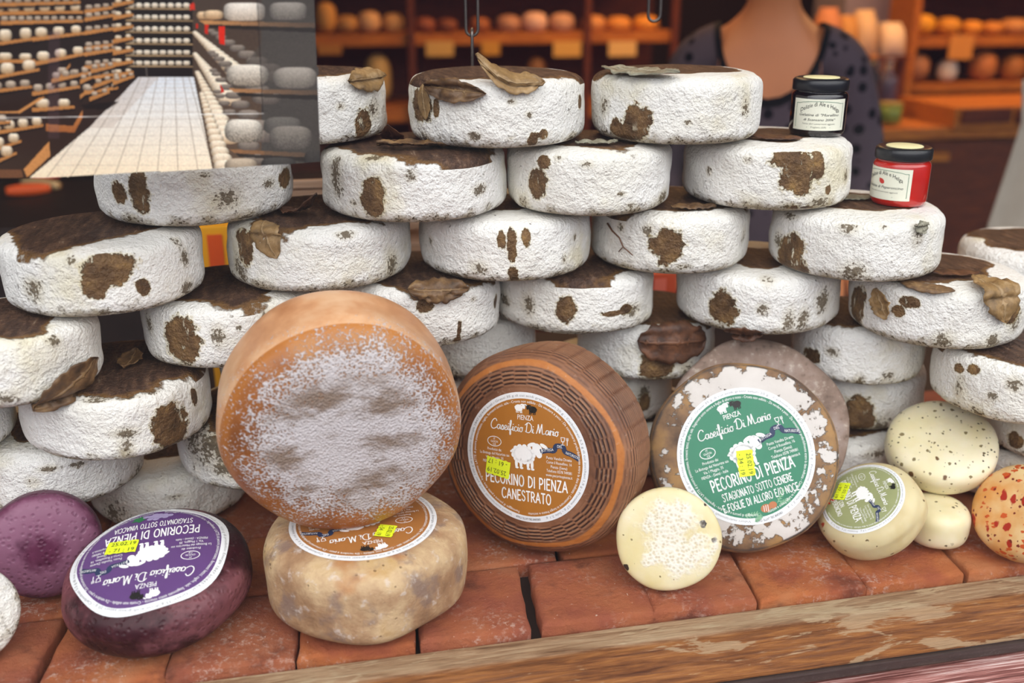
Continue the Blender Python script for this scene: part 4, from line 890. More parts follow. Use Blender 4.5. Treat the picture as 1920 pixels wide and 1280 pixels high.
# ================================================================== photo poster on the glass
def poster():
    Wp, Hp = 520, 300; sc = 1.25      # canvas covers 650 x 375 units of the printed scene
    ox, oy = -48, -40
    yy, xx = np.mgrid[0:Hp, 0:Wp]; X = xx * sc + ox; Y = yy * sc + oy
    img = np.zeros((Hp, Wp, 3)); rs = np.random.RandomState(3)
    def rgb(h): return np.array([int(h[i:i + 2], 16) for i in (1, 3, 5)], float)
    def inside(pts):
        m = np.zeros(X.shape, bool); n = len(pts)
        for i in range(n):
            (x0, y0), (x1, y1) = pts[i], pts[(i + 1) % n]
            if y0 == y1: continue
            c = ((Y >= min(y0, y1)) & (Y < max(y0, y1))); xi = x0 + (Y - y0) * (x1 - x0) / (y1 - y0); m ^= c & (X < xi)
        return m
    def poly(pts, col, a=1.0, col2=None, axis='y'):
        m = inside(pts)
        if not m.any(): return
        if col2 is None: img[m] = img[m] * (1 - a) + rgb(col) * a
        else:
            q = Y if axis == 'y' else X; lo, hi = q[m].min(), q[m].max() + 1e-6; t = ((q[m] - lo) / (hi - lo))[:, None]; img[m] = img[m] * (1 - a) + (rgb(col) * (1 - t) + rgb(col2) * t) * a
    def seg(x0, y0, x1, y1, w, col, a=1.0):
        L = math.hypot(x1 - x0, y1 - y0); t = np.clip(((X - x0) * (x1 - x0) + (Y - y0) * (y1 - y0)) / (L * L), 0, 1); d = np.hypot(X - x0 - t * (x1 - x0), Y - y0 - t * (y1 - y0)); k = np.clip(w / 2 + .6 - d, 0, 1)[..., None] * a; img[:] = img * (1 - k) + rgb(col) * k
    def cheese(cx, cy, w, h, top, low, edge=4.0, dirt=0.0):
        q = np.abs((X - cx) / (w / 2)) ** edge + np.abs((Y - cy) / (h / 2)) ** (edge * .7); k = np.clip((1.06 - q) * 6, 0, 1)[..., None]; t = np.clip((Y - cy) / h + .5, 0, 1)[..., None]; s_ = np.clip(1 - .35 * np.clip((np.abs(X - cx) / (w / 2)), 0, 1) ** 4, 0, 1)[..., None]
        c = (rgb(top) * (1 - t ** 1.3) + rgb(low) * t ** 1.3) * s_
        if dirt: c = c * (1 - dirt * (rs.rand(*X.shape) > .55)[..., None] * .5 * t)
        img[:] = img * (1 - k) + c * k
    img[:] = rgb('#2a1f1a'); poly([(-60, -60), (240, -60), (240, 340), (-60, 340)], '#3a2a22', 1, '#20160f')
    poly([(235, -60), (365, -60), (365, 145), (235, 145)], '#2c231d')
    # tiled aisle floor
    poly([(262, 142), (365, 144), (404, 330), (40, 346)], '#d9dde2', 1, '#f0dcc0')
    poly([(262, 142), (300, 142), (210, 240), (150, 240)], '#b9a79a', .35)
    vx, vy = 322, 25
    for xb in (44, 88, 131, 174, 214, 254, 294, 334, 373, 404): seg(xb, 332, vx + (xb - vx) * (142 - vy) / (332 - vy), 142, .9, '#8a7a6c', .8)
    for k in range(15): yv = vy + 117 * (1.0 + .012 * k + .0125 * k ** 1.75); seg(100, yv, 420, yv + 1, .7, '#b7a797', .55) if yv < 334 else None
    # keep the aisle lines off the shelves
    poly([(-60, 345), (-60, 100), (262, 142), (166, 240), (40, 346)], '#33231b', 1, '#4a3528', 'y'); poly([(365, 144), (404, 346), (640, 346), (640, 100)], '#4a3c33')
    # far shelves
    for i, yv in enumerate((-28, -6, 16, 38, 60, 82, 104, 124)):
        seg(236, yv, 362, yv + 1, 2.2, '#b59a76'); n = 8
        for k in range(n): cheese(246 + k * 14.8, yv - 6, 13.5, 8.5, '#efe6d6', '#b9a68e', 3)
    poly([(236, 128), (366, 128), (366, 144), (236, 144)], '#2b211d')
    seg(274, 126, 275, 144, 2.5, '#6a625c')
    # left racks: boards seen end-on, cheeses on them, receding to the vanishing point
    def rack(x0, x1, yl, yr, hgt, wch, col='#d8b98e', board='#b98550', shade=1.0):
        n = max(1, int((x1 - x0) / wch))
        poly([(x0, yl), (x1, yr), (x1, yr + 5), (x0, yl + 8)], board)
        poly([(x0, yl + 8), (x1, yr + 5), (x1, yr + 9), (x0, yl + 14)], '#1d130e', .7)
        for k in range(n):
            t = (k + .5) / n; cx = x0 + (x1 - x0) * t; cy = yl + (yr - yl) * t - hgt * (.5 - .12 * t) + 1; s_ = 1 - .25 * t; cheese(cx, cy, wch * .96 * s_, hgt * s_, '#f2e6d2' if shade > .8 else '#cfc0ae', '#b08e68' if shade > .8 else '#8a7460', 3.2, .25)
    rack(-48, 150, -16, -14, 20, 26); rack(-48, 155, 22, 20, 20, 27); rack(0, 155, 39, 37, 10, 15, shade=.7); rack(-48, 66, 84, 70, 26, 30); rack(60, 158, 70, 60, 18, 26)
    rack(-48, 66, 112, 112, 16, 32); rack(64, 162, 116, 98, 18, 27); rack(-48, 74, 148, 128, 24, 33); rack(128, 170, 145, 130, 12, 18, shade=.7); rack(150, 175, 178, 160, 14, 18, shade=.7)
    for i, yv in enumerate((14, 29, 54, 84, 94, 119, 140, 166)): rack(158, 222, yv + 4, yv - 4, 9, 15, shade=.75)
    for i, yv in enumerate((6, 30, 52, 74, 96, 118, 138)): rack(212, 250, yv, yv - 5, 8, 14)
    rack(60, 140, 202, 198, 18, 30); poly([(-48, 206), (60, 182), (82, 180), (36, 212), (-48, 214)], '#3a261a'); seg(-48, 212, 36, 210, 3, '#c8935c'); seg(36, 210, 82, 181, 5, '#c8935c')
    poly([(86, 232), (137, 236), (155, 206), (155, 220), (140, 248), (86, 246)], '#c08652', 1, '#a46a3c'); rack(-48, 82, 252, 232, 20, 26); rack(-48, 40, 290, 262, 22, 28); rack(-48, 32, 318, 284, 24, 30)
    poly([(-48, 320), (40, 318), (92, 266), (94, 294), (50, 334), (30, 346), (-48, 346)], '#4b3424'); poly([(44, 318), (92, 265), (94, 292), (50, 333)], '#c8925c'); poly([(-48, 318), (40, 318), (44, 338), (-48, 346)], '#7a553a')
    for a in ((100, 132, 158, 118, 14, 22), (-48, 60, 172, 160, 16, 26), (60, 150, 172, 160, 14, 20), (96, 168, 148, 134, 12, 16), (150, 176, 150, 140, 9, 12), (-48, 20, 232, 226, 16, 24), (170, 214, 130, 122, 9, 13), (176, 226, 158, 142, 9, 13), (168, 205, 182, 170, 9, 13), (212, 252, 152, 140, 8, 12), (-48, 150, 6, 2, 12, 18)): rack(*a, shade=.7)
    poly([(150, 196), (224, 190), (200, 206), (160, 204)], '#241812', .8); poly([(90, 60), (112, 60), (112, 260), (90, 260)], '#8a7088', .22)
    # right racks
    poly([(362, -60), (640, -60), (640, 346), (404, 346), (362, 140)], '#54463c', 1, '#6e5a49')
    poly([(490, -60), (640, -60), (640, 346), (490, 346)], '#5a544e')
    for row, (xa, ya, xb, yb) in enumerate(((366, 66, 455, 150), (366, 106, 430, 190), (370, 140, 428, 262), (378, 180, 425, 330))):
        for k in range(16):
            t = k / 15; t2 = t ** 1.4; cheese(xa + (xb - xa) * t2, ya + (yb - ya) * t2 - 4, 10 + 34 * t2, 7 + 18 * t2, '#f6ead6', '#b99c7c', 3)
        for k in range(9):
            t = k / 8; t2 = t ** 1.4; cheese(xa + 30 + (xb + 70 - xa - 30) * t2, ya - 4 + (yb - ya + 2) * t2 - 4, 16 + 40 * t2, 7 + 16 * t2, '#a2968a', '#6a5f57', 3)
    poly([(425, 170), (520, 160), (600, 120), (600, 64), (490, 80)], '#5d564f', .55)
    for (x0, y0, x1, y1, c) in ((372, 38, 600, 44, '#c59463'), (428, 166, 600, 170, '#b98b60'), (428, 280, 605, 288, '#9c7450')):
        poly([(x0, y0), (x1, y1), (x1, y1 + 9), (x0 + 12, y0 + 7)], c, 1, '#6d5a4c', 'x'); poly([(x0 + 14, y0 + 8), (x1, y1 + 9), (x1, y1 + 18), (x0 + 20, y0 + 14)], '#2c2622', .75)
    for a in ((380, 29, 22, 14), (400, 28, 38, 17)): cheese(*a, '#e8cfae', '#b08c68', 3.5)
    cheese(458, 22, 78, 34, '#efe6da', '#c3b2a0', 5, .25); cheese(540, 21, 70, 33, '#c9c1b6', '#8f867d', 5, .4)
    cheese(464, 141, 80, 40, '#efe6d8', '#a89a8a', 3.6, .6); cheese(553, 146, 82, 40, '#d9cfc2', '#8f857a', 3.6, .3)
    cheese(457, 246, 72, 44, '#f0e8da', '#9c8f80', 3.6, .7); cheese(530, 236, 72, 34, '#8e8880', '#65605a', 3.4); cheese(545, 258, 80, 44, '#b5aca0', '#7a726a', 3.6, .5)
    cheese(452, 312, 62, 30, '#cdbda8', '#80705f', 3.6); cheese(522, 310, 66, 30, '#5c5854', '#34302e', 3.6); cheese(590, 300, 40, 36, '#55504c', '#343130', 3.6)
    poly([(410, 50), (422, 50), (422, 84), (411, 82)], '#d8381f'); poly([(384, 46), (391, 46), (390, 64), (384, 62)], '#c8351f'); poly([(355, 10), (364, 4), (366, 18), (357, 19)], '#c8402a'); poly([(413, 158), (421, 172), (414, 176)], '#c8341c'); poly([(368, 44), (372, 44), (372, 54), (368, 53)], '#c8341c')
    poly([(480, -60), (640, -60), (640, 346), (497, 346), (494, 214)], '#57534f', .30)
    seg(480, -40, 493, 214, 1.1, '#2b2522', .9); seg(-48, 222, 494, 213, 1.2, '#f1eee8', .9)
    img[:] = 255 * np.clip(img / 255, 0, 1) ** 1.25 * 1.06; img[:] *= (1 + .05 * rs.randn(Hp, Wp))[..., None]
    lin_ = np.clip(img / 255, 0, 1); lin_ = np.where(lin_ <= .04045, lin_ / 12.92, ((lin_ + .055) / 1.055) ** 2.4)
    # sheet: right edge and bottom edge run a little crooked, as cut
    yp = 1.03; V = []; keep = {}; cols = []
    def at_(x, y): p = aty(x, y, yp); return p
    for j in range(Hp):
        for i in range(Wp):
            x, y = ox + i * sc, oy + j * sc
            rx = 589 + (y - 0) * .0385 + (3 if 125 < y < 142 else 0); by = 339 - (x / 600) * 37 + (2 if x > 300 else 0)
            fx = (x - ox) / (650 - sc); fy = (y - oy) / (375 - sc)
            keep[(i, j)] = (x <= rx + .01 and y <= by + .01)
            x_, y_ = min(x, rx), min(y, by); p = at_(x_, y_); p.y += .0016 * sin(x_ * .013) * sin(y_ * .017 + 1) + (.003 * max(0, (x_ - 540) / 60) ** 2) + .002
            V.append(p); cols.append((*lin_[j, i], 1))
    F = []
    for j in range(Hp - 1):
        for i in range(Wp - 1):
            if keep[(i, j)] : q = j * Wp + i; F.append((q, q + 1, q + Wp + 1, q + Wp)) if (keep[(i + 1, j)] or keep[(i, j + 1)] or keep[(i + 1, j + 1)] or True) else None
    used = sorted({k for f in F for k in f}); mp = {k: n for n, k in enumerate(used)}
    me = bpy.data.meshes.new('photo_poster'); me.from_pydata([tuple(V[k]) for k in used], [], [tuple(mp[k] for k in f) for f in F])
    ca = me.color_attributes.new('print', 'FLOAT_COLOR', 'POINT'); ca.data.foreach_set('color', np.array([cols[k] for k in used], dtype=np.float32).ravel())
    m = N('printed_photo'); m.done(m.attr('print', 'Color'), .5, None, .2); me.materials.append(m.mat)
    o = link(bpy.data.objects.new('photo_poster', me)); so = o.modifiers.new('thickness', 'SOLIDIFY'); so.thickness = .0012; so.offset = -1
    tag(o, 'printed photo of a cheese ageing cellar hung at the upper left of the window', 'poster')
poster()
# ================================================================== shop interior behind the pile
def span(u0, u1, v0, v1, Y):
    a = aty(u0, (v0 + v1) / 2, Y); b = aty(u1, (v0 + v1) / 2, Y); um = (u0 + u1) / 2; return a.x, b.x, aty(um, v1, Y).z, aty(um, v0, Y).z
def plank(mb, u0, u1, v0, v1, Y, dep=.28, mi=0):
    x0, x1, z0, z1 = span(u0, u1, v0, v1, Y); mb.box((x0, Y, z0), (x1, Y + dep, z1), mi, .004)
bt = MB(); bt.box((-2.1, 1.455, -.06), (1.3, 1.93, -.03), 0, .004)
for x in (-2.0, -.6, .6, 1.2):
    for y in (1.47, 1.90): bt.box((x - .03, y - .03, -.9), (x + .03, y + .03, -.06), 0, .003)
tag(bt.build('back_table', M_dark), 'dark wooden table in the shadow behind the cheese pile', 'table')
# wall shelving at the back, left and right units
sh = empty('wall_shelf', aty(900, 80, 3.9)); SHY = 3.9
def part(name, fn, mat, root, smooth=False):
    m = MB(); fn(m); o = m.build(name, mat, None, smooth); o.parent = root; o.matrix_parent_inverse = Matrix.Translation(root.location).inverted(); return o
tag(sh, 'amber lit wooden wall shelf behind the chain at the back of the shop', 'shelf')
for (v0, v1) in ((-70, -52), (63, 84), (196, 226)): part('shelf_board', lambda m: plank(m, 470, 1270, v0, v1, SHY, .3), M_shelfwood, sh)
for u in (470, 771, 1100, 1262):
    def post(m, u=u): x = aty(u, 80, SHY).x; m.box((x - .012, SHY - .02, -.9), (x + .012, SHY + .01, 1.35), 0, .002)
    part('shelf_post', post, M_redwood, sh)
part('back_panel', lambda m: m.box((aty(465, 80, SHY).x, SHY + .30, -.9), (aty(1270, 80, SHY).x, SHY + .32, 1.35)), M_redwood, sh)
rs = empty('wall_shelf', aty(1800, 80, 3.6)); RSY = 3.6
tag(rs, 'amber wooden shelf unit at the right with yellow cheeses on it', 'shelf')
for (v0, v1) in ((-60, -40), (68, 86), (154, 170)): part('shelf_board', lambda m: plank(m, 1712, 2120, v0, v1, RSY, .3), M_shelfwood, rs)
def rpost(m): x = aty(1711, 60, RSY).x; m.box((x - .015, RSY - .02, -.9), (x + .015, RSY + .3, 1.3), 0, .002)
part('shelf_post', rpost, M_shelfwood, rs)
part('back_panel', lambda m: m.box((aty(1712, 60, RSY).x, RSY + .3, -.9), (aty(2120, 60, RSY).x, RSY + .32, 1.3)), M_redwood, rs)
def pil(m): x0, x1, _, _ = span(1585, 1704, 0, 40, 3.75); m.box((x0, 3.75, -.9), (x1, 4.0, 1.6))
m_ = MB(); pil(m_); tag(m_.build('trim_1', plain('lilac_plaster', '#8a8090', .8, var=.1, scale=3)), kind='structure')
def lump(name, u, v0, v1, w, Y, col, label, cat, group, n=2.6, dz=0.0):
    x0, x1, z0, z1 = span(u - w / 2, u + w / 2, v0, v1, Y); R = (x1 - x0) / 2; rr, zz, tt, F = revolve(R, z1 - z0, n, 24, 14)
    o = obj(name, np.stack([rr * np.cos(tt), rr * np.sin(tt), zz], 1), F, P(col, .55), None, True); o.location = ((x0 + x1) / 2, Y + R + .02, z0 + dz); tag(o, label, cat, group); return o
G1_ = 'cheeses on the amber shelf behind the chain'
for u, v0, w, col in ((612, 5, 40, '#c9924a'), (652, 30, 44, '#b8864a'), (695, 22, 44, '#d9a978'), (740, 26, 40, '#e0a868'), (800, 34, 40, '#8a4a30'), (842, 36, 40, '#7a4228'), (905, 34, 38, '#9a5a30'), (960, 30, 46, '#b08068'), (1010, 24, 48, '#d9b0a0'), (1062, 26, 46, '#c99a80'), (1122, 30, 44, '#c98a50'), (1170, 32, 46, '#d08a3c'), (1222, 30, 48, '#d99030')):
    lump('shelf_cheese', u, v0, 63, w, SHY - .005, col, 'blurred amber cheese standing on the back shelf behind the chain', 'cheese', G1_)
for i, (u, v0, v1, w, col) in enumerate(((618, 84, 103, 46, '#a8702c'), (826, 78, 106, 52, '#c9a058'), (922, 78, 104, 34, '#c08a30'), (1066, 78, 107, 52, '#d0a050'), (1170, 78, 106, 52, '#d9b070'))):
    x0, x1, z0, z1 = span(u - w / 2, u + w / 2, v0, v1, SHY - .03); m_ = MB(); m_.box((x0, SHY - .012, z0), (x1, SHY - .006, z1), 0, .001)
    tag(m_.build('price_card', P(col, .7)), 'blurred price card hanging from the edge of the amber back shelf', 'price card', 'price cards on the amber back shelf')
for u, v0, v1, w, col, lab in ((712, 104, 196, 50, '#b89a62', 'pale rounded cheese on the lower back shelf left of the chain'), (1012, 110, 196, 40, '#7a5230', 'brown cheese on the lower back shelf right of the chain')): lump('shelf_cheese', u, v0, v1, w, SHY - .005, col, lab, 'cheese', None)
for u, v0, w, col in ((1746, 28, 52, '#e0a020'), (1797, 34, 44, '#c98a24'), (1840, 40, 36, '#d08a28'), (1880, 42, 38, '#c07c30'), (1925, 36, 50, '#b8804a')):
    lump('shelf_cheese', u, v0, 68, w, RSY - .005, col, 'blurred golden cheese on the upper board of the right shelf unit', 'cheese', 'golden cheeses on the right shelf')
for u, v0, w, col, lab in ((1736, 104, 46, '#b07850', 'brown round cheese on the lower board of the right shelf unit'), (1793, 114, 34, '#e6dcd0', 'small white cheese on the lower board of the right shelf unit'), (1864, 98, 46, '#c07840', 'orange round cheese on the lower board of the right shelf unit'), (1920, 104, 44, '#a86a30', 'brown cheese on the lower right shelf at the picture edge')): lump('shelf_cheese', u, v0, 154, w, RSY - .005, col, lab, 'cheese', None)
for i, (u, v0, v1, w, col) in enumerate(((1808, 66, 112, 44, '#c98a40'),)):
    x0, x1, z0, z1 = span(u - w / 2, u + w / 2, v0, v1, RSY - .03); m_ = MB(); m_.box((x0, RSY - .012, z0), (x1, RSY - .006, z1), 0, .001); tag(m_.build('price_card', P(col, .7)), 'price card hanging from the upper board of the right shelf unit', 'price card')
# counter under the right shelf with packets, bottles and green tins
ct = empty('shop_counter', aty(1720, 300, 2.9)); CY = 2.9
tag(ct, 'brown wooden shop counter at the right behind the jam jars', 'counter')
part('counter_top', lambda m: plank(m, 1560, 2150, 236, 258, CY, .5), M_shelfwood, ct)
part('counter_front', lambda m: plank(m, 1575, 2150, 258, 900, CY + .03, .44), M_redwood, ct)
part('lower_board', lambda m: plank(m, 1575, 1780, 290, 306, CY, .04), M_shelfwood, ct)
def cab(m): x0, x1, z0, z1 = span(1784, 2150, 196, 236, CY); m.box((x0, CY - .02, z0), (x1, CY + .3, z1), 0, .004)
part('drawer_box', cab, M_wood_box if 'M_wood_box' in globals() else M_shelfwood, ct)
part('drawer_front', lambda m: [m.box((aty(u, 215, CY).x, CY - .032, aty(u, 230, CY).z), (aty(u + 90, 215, CY).x, CY - .02, aty(u, 203, CY).z), 0, .003) for u in (1795, 1895)], M_redwood, ct)
zc = aty(1650, 236, CY).z
def bottle(u, v0, w, Y, col, cap, label, grp):
    x0, x1, _, z1 = span(u - w / 2, u + w / 2, v0, 236, Y); r = (x1 - x0) / 2; h = z1 - zc; root = empty('bottle', ((x0 + x1) / 2, Y + r, zc)); tag(root, label, 'bottle', grp)
    m = MB(); m.lathe([(0, 0), (r, .002), (r, h * .6), (r * .9, h * .68), (r * .4, h * .78), (r * .36, h * .93), (0, h * .93)], 20); m.build('bottle_body', P(col, .2, .5), root, True)
    m = MB(); m.lathe([(0, h * .93), (r * .42, h * .93), (r * .42, h), (0, h)], 16); m.build('cap', P(cap, .4), root, True)
for k, (u, v0, w, col, cap) in enumerate(((1566, 112, 26, '#2a1c18', '#a05a30'), (1592, 100, 26, '#201818', '#c08040'), (1640, 104, 28, '#26202a', '#d08a50'))): bottle(u, v0, w, CY + .16 + .002 * k, col, cap, 'dark blurred bottle on the counter behind the dark jam jar', 'dark bottles on the counter')
bottle(1672, 112, 34, CY + .2, '#585062', '#8a7a80', 'greyish blurred bottle on the counter left of the right shelf unit', None)
def tin(u, w, col, label):
    x0, x1, _, z1 = span(u - w / 2, u + w / 2, 194, 236, CY + .03); r = (x1 - x0) / 2; h = z1 - zc; root = empty('tin', ((x0 + x1) / 2, CY + .03 + r, zc)); tag(root, label, 'tin')
    m = MB(); m.lathe([(0, 0), (r, 0), (r, h * .9), (0, h * .9)], 24); m.build('tin_body', P(col, .4), root, True); m = MB(); m.lathe([(0, h * .88), (r * 1.03, h * .88), (r * 1.03, h), (0, h)], 24); m.build('lid', P('#a08a4a', .4), root, True)
tin(1636, 38, '#4d7a34', 'blurred green tin on the counter right of the dark jam jar'); tin(1680, 38, '#7a8a3c', 'blurred yellow-green tin on the counter beside the green tin')
# packets hanging on the pillar board
rk = empty('packet_rack', aty(1635, 105, 3.4)); tag(rk, 'dark rack board carrying tan paper packets at the pillar', 'rack'); RKY = 3.4
part('rack_board', lambda m: plank(m, 1550, 1704, 106, 114, RKY, .16), M_redwood, rk)
for u in (1556, 1700): part('rack_leg', lambda m, u=u: m.box((aty(u, 110, RKY).x - .01, RKY + .02, -.9), (aty(u, 110, RKY).x + .01, RKY + .05, aty(u, 114, RKY).z)), M_redwood, rk)
for u, v0, w, col, lab in ((1566, 16, 34, '#c9845c', 'salmon paper packet leftmost on the rack beside the pillar'), (1600, 30, 32, '#c08a4c', 'amber paper packet second on the rack beside the pillar'), (1634, 20, 34, '#d9b690', 'pale tan paper packet in the middle of the rack beside the pillar'), (1684, 44, 40, '#e0c6ac', 'cream paper packet rightmost on the rack beside the pillar')):
    x0, x1, z0, z1 = span(u - w / 2, u + w / 2, v0, 106, RKY); m = MB(); hh = z1 - z0
    zs = [(0, .035), (.05, .045), (.5, .042), (.8, .03), (.92, .010), (1.0, .008)]; v = []; f = []
    for t, d in zs:
        for (sx, sy) in ((0, -1), (.5, -1.15), (1, -1), (1, 1), (.5, 1.15), (0, 1)): v.append((x0 + (x1 - x0) * (sx * (1 - .1 * t) + .05 * t), RKY + .06 + d * sy, z0 + hh * t))
    for i in range(len(zs) - 1):
        for k in range(6): f.append((i * 6 + k, i * 6 + (k + 1) % 6, (i + 1) * 6 + (k + 1) % 6, (i + 1) * 6 + k))
    f += [tuple(range(6))[::-1], tuple(30 + k for k in range(6))]; m.add(v, f); tag(m.build('paper_packet', P(col, .7), None, True), lab, 'packet')
# pale cloth hanging at the far right
def cloth():
    Y = 2.05; V = []; F = []; nx, nz = 26, 30
    for j in range(nz + 1):
        v_ = 150 + (620 - 150) * j / nz
        ul = 1916 - (v_ - 230) * .30 if v_ < 430 else 1856 + (v_ - 430) * .1
        if v_ < 230: ul = 1916
        for i in range(nx + 1):
            t = i / nx; u = ul + (2110 - ul) * t; p = aty(u, v_, Y); p.y += .022 * sin(t * 17 + j * .05) * (.35 + .65 * j / nz) + .02 * t; V.append(p)
    for j in range(nz):
        for i in range(nx): q = j * (nx + 1) + i; F.append((q, q + 1, q + nx + 2, q + nx + 1))
    o = obj('hanging_cloth', V, F, plain('pale_cloth', '#a89e90', .9, .2, var=.15, scale=12), None, True); so = o.modifiers.new('thickness', 'SOLIDIFY'); so.thickness = .003
    tag(o, 'pale beige cloth hanging at the right edge behind the wheels', 'cloth')
cloth()
# things glimpsed through gaps in the pile
cr = empty('wooden_crate', (aty(660, 345, 1.5).x, 1.5, -.03)); tag(cr, 'pale slatted wooden crate glimpsed behind the wheels below the poster', 'crate')
xa, xb = aty(500, 345, 1.5).x, aty(800, 345, 1.5).x
for k, (v0, v1) in enumerate(((338, 353), (357, 370), (392, 406), (426, 440), (470, 486), (520, 538))):
    za, zb = aty(580, v1, 1.5).z, aty(580, v0, 1.5).z; part('slat', lambda m: m.box((xa, 1.5, za), (xb, 1.512, zb), 0, .002), M_pine, cr)
for x in (xa + .02, xb - .02):
    part('corner_post', lambda m: m.box((x - .015, 1.512, -.03), (x + .015, 1.54, .36), 0, .002), M_pine, cr)
def carton(u0, u1, v0, Y, col, band, label):
    x0, x1, _, z1 = span(u0, u1, v0, v0 + 2, Y); root = empty('carton', ((x0 + x1) / 2, Y + .05, -.03)); tag(root, label, 'carton'); w = (x1 - x0) / 2; h = z1 + .03
    m = MB(); m.box((-w, -.05, 0), (w, .05, h), 0, .003); m.build('box_body', P(col, .5), root); m = MB(); m.box((-w * .6, -.0515, h * .72), (w * .25, -.0505, h * .96), 0); m.box((-w * .2, -.0518, h * .5), (w * .5, -.0505, h * .7), 0); m.build('printed_panel', P(band, .5), root)
carton(372, 440, 424, 1.62, '#f0a818', '#e2571a', 'bright yellow carton with orange print seen between wheels at the left')
carton(1216, 1270, 512, 1.55, '#c9502a', '#e0705a', 'red orange carton seen in the gap between wheels above the grey cheese')
ch = MB(); ch.box((-1.2, 2.1, -.9), (.1, 2.6, .20), 0, .01); tag(ch.build('wooden_chest', M_dark), 'dark wooden chest in the shadow below the poster at the left', 'chest')
def loaf(name, u, v, L, r, rot, col, label, cat):
    p = atz(u, v, .201); m = MB(); c, s = cos(radians(rot)), sin(radians(rot)); pts = [(p.x + (t - .5) * L * c, p.y + (t - .5) * L * s, .201 + r) for t in np.linspace(0, 1, 12)]
    m.tube(pts, lambda t: r * (.35 + .65 * sin(pi * (.06 + .88 * t)) ** .5), 12); tag(m.build(name, P(col, .5), None, True), label, cat)
loaf('breadstick', 78, 355, .11, .013, -35, '#c9a878', 'beige bread stick lying on the dark chest below the poster', 'bread'); loaf('candy_packet', 55, 367, .09, .014, 10, '#e0581a', 'orange packet lying on the dark chest below the poster', 'packet'); loaf('candy_packet', 88, 338, .06, .016, 5, '#e02018', 'red packet lying on the dark chest just under the poster edge', 'packet')

# ================================================================== shop assistant
def skin_body(name, bones, mat, parent, sub=2, grow=0.0):
    me = bpy.data.meshes.new(name); V = []; R = []; E = []; idx = {}
    for k, (p, r, par) in bones.items(): idx[k] = len(V); V.append(p); R.append(r)
    for k, (p, r, par) in bones.items():
        if par: E.append((idx[par], idx[k]))
    me.from_pydata(V, E, []); o = bpy.data.objects.new(name, me); S.collection.objects.link(o)
    md = o.modifiers.new('skin', 'SKIN'); md.use_smooth_shade = True; o.modifiers.new('sub', 'SUBSURF').levels = sub; o.modifiers['sub'].render_levels = sub
    for i, sv in enumerate(me.skin_vertices[0].data): sv.radius = (R[i][0] + grow, R[i][1] + grow) if isinstance(R[i], tuple) else (R[i] + grow,) * 2; sv.use_root = (i == 0)
    dg = bpy.context.evaluated_depsgraph_get(); m2 = bpy.data.meshes.new_from_object(o.evaluated_get(dg)); bpy.data.objects.remove(o); bpy.data.meshes.remove(me)
    m2.name = name; m2.materials.clear(); m2.materials.append(mat); m2.polygons.foreach_set('use_smooth', [True] * len(m2.polygons)); return link(bpy.data.objects.new(name, m2), parent)
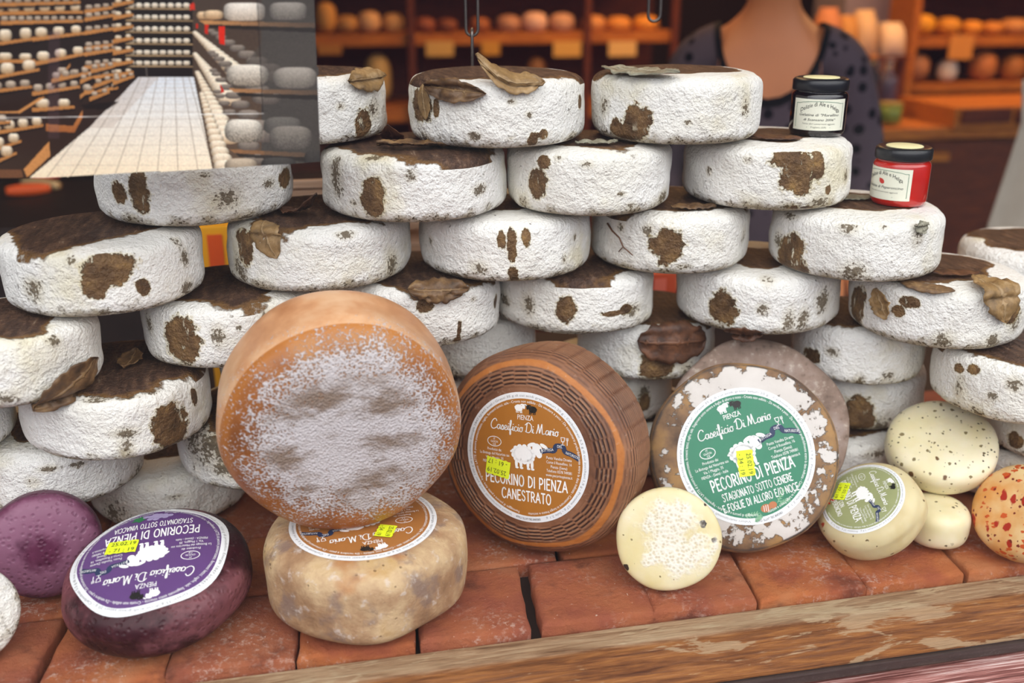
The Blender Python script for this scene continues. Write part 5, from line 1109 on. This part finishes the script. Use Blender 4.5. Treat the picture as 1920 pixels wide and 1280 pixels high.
def person():
    pn = aty(1440, 132, 2.2); pr = empty('person', (pn.x, 2.2, -.9)); pr.rotation_euler = (0, 0, radians(-24)); tag(pr, 'person in a dark dotted low-necked blouse standing behind the stacked wheels, head above the picture', 'person')
    skin = plain('skin', '#c07a4e', .5, .4, var=.1, scale=20)
    B = {'pelvis': ((0, 0, .94), (.15, .11), None), 'belly': ((0, .0, 1.08), (.13, .10), 'pelvis'), 'chest': ((0, 0, 1.25), (.15, .115), 'belly'), 'neckbase': ((0, .02, 1.42), (.085, .07), 'chest'), 'neck': ((.0, .0, 1.50), .052, 'neckbase'), 'jaw': ((0, -.03, 1.575), (.062, .075), 'neck'), 'head': ((0, -.01, 1.65), (.075, .092), 'jaw'), 'crown': ((0, .0, 1.73), (.05, .065), 'head'), 'nose': ((0, -.115, 1.615), .012, 'head')}
    for sd, s in (('l', -1), ('r', 1)):
        B.update({sd + 'sh': ((s * .165, .02, 1.385), .058, 'neckbase'), sd + 'el': ((s * .24, .05, 1.10), .042, sd + 'sh'), sd + 'wr': ((s * .19, -.14, .98), .027, sd + 'el'), sd + 'palm': ((s * .17, -.21, .96), (.036, .018), sd + 'wr'),
                  sd + 'hip': ((s * .09, 0, .88), .10, 'pelvis'), sd + 'knee': ((s * .10, -.01, .48), .062, sd + 'hip'), sd + 'ank': ((s * .10, .02, .09), .038, sd + 'knee'), sd + 'toe': ((s * .11, -.13, .035), .032, sd + 'ank')})
        for i, (dx, ln) in enumerate(((-.030, .060), (-.010, .075), (.010, .07), (.028, .055))): B[sd + 'f%d' % i] = ((s * .17 + dx, -.245, .955), .0085, sd + 'palm'); B[sd + 'g%d' % i] = ((s * .17 + dx * 1.1, -.245 - ln * .7, .945 - ln * .35), .007, sd + 'f%d' % i)
        B[sd + 'th'] = ((s * .17 - s * .05, -.22, .95), .009, sd + 'palm')
    skin_body('body', B, skin, pr)
    bl = N('dotted_blouse'); co = bl.raw(); dots = bl.step(bl.vor(co, 26, rand=.7), .36, .28); col = bl.mix(dots, lin('#4d424a'), lin('#0d0b12')); col = bl.mix(bl.step(bl.attr('collar'), 1.16, 1.10), col, lin('#08070a')); M_bl = bl.done(col, .85, None, .2)
    keys = ['pelvis', 'belly', 'chest', 'neckbase', 'lsh', 'rsh', 'lel', 'rel']; T = {k: (B[k][0], B[k][1], B[k][2] if B[k][2] in keys else None) for k in keys}
    T['lel'] = ((-.24, .05, 1.10), .048, 'lsh'); T['rel'] = ((.24, .05, 1.10), .048, 'rsh'); T['lwr'] = ((-.195, -.12, .985), .032, 'lel'); T['rwr'] = ((.195, -.12, .985), .032, 'rel'); T['pelvis'] = ((0, 0, .86), (.165, .125), None)
    o = skin_body('blouse', T, M_bl, pr, 3, .014); bm = bmesh.new(); bm.from_mesh(o.data)
    def g(p): return sqrt((p.x / .112) ** 2 + ((p.z - 1.475) / .165) ** 2 + (max(0, p.y - .03) / .07) ** 2)
    kill = [f for f in bm.faces if g(f.calc_center_median()) < 1 and f.calc_center_median().z > 1.3]
    bmesh.ops.delete(bm, geom=kill, context='FACES')
    for v in bm.verts:
        if v.is_boundary and v.co.z > 1.2: k = g(v.co); v.co.x /= k; v.co.z = 1.475 + (v.co.z - 1.475) / k
    gs = [g(v.co) if v.co.z > 1.25 else 9 for v in bm.verts]; bm.to_mesh(o.data); bm.free(); at = o.data.attributes.new('collar', 'FLOAT', 'POINT'); at.data.foreach_set('value', gs)
    K = ['pelvis', 'lhip', 'rhip', 'lknee', 'rknee', 'lank', 'rank']; skin_body('trousers', {k: (B[k][0], B[k][1], B[k][2] if B[k][2] in K else None) for k in K}, P('#1c1c26', .8), pr, 2, .012)
    m = MB(); m.lathe([(0, .125), (.05, .115), (.085, .06), (.094, 0), (.09, -.06), (.075, -.12), (.05, -.15)], 24); h = m.build('hair', P('#3a2416', .6), pr, True); h.location = (0, .028, 1.655); h.scale = (.96, 1.02, 1)
    # eyes, mouth
    for s in (-1, 1): m = MB(); m.lathe([(0, .010), (.007, .007), (.010, 0), (.007, -.007), (0, -.010)], 12); e_ = m.build('eye', P('#e6e2dc', .2), pr, True); e_.location = (s * .031, -.092, 1.645)
    m = MB(); m.tube([(-.024, -.098, 1.575), (-.01, -.106, 1.577), (.01, -.106, 1.577), (.024, -.098, 1.575)], .005, 8); m.build('mouth', P('#a5544a', .4), pr, True)
person()
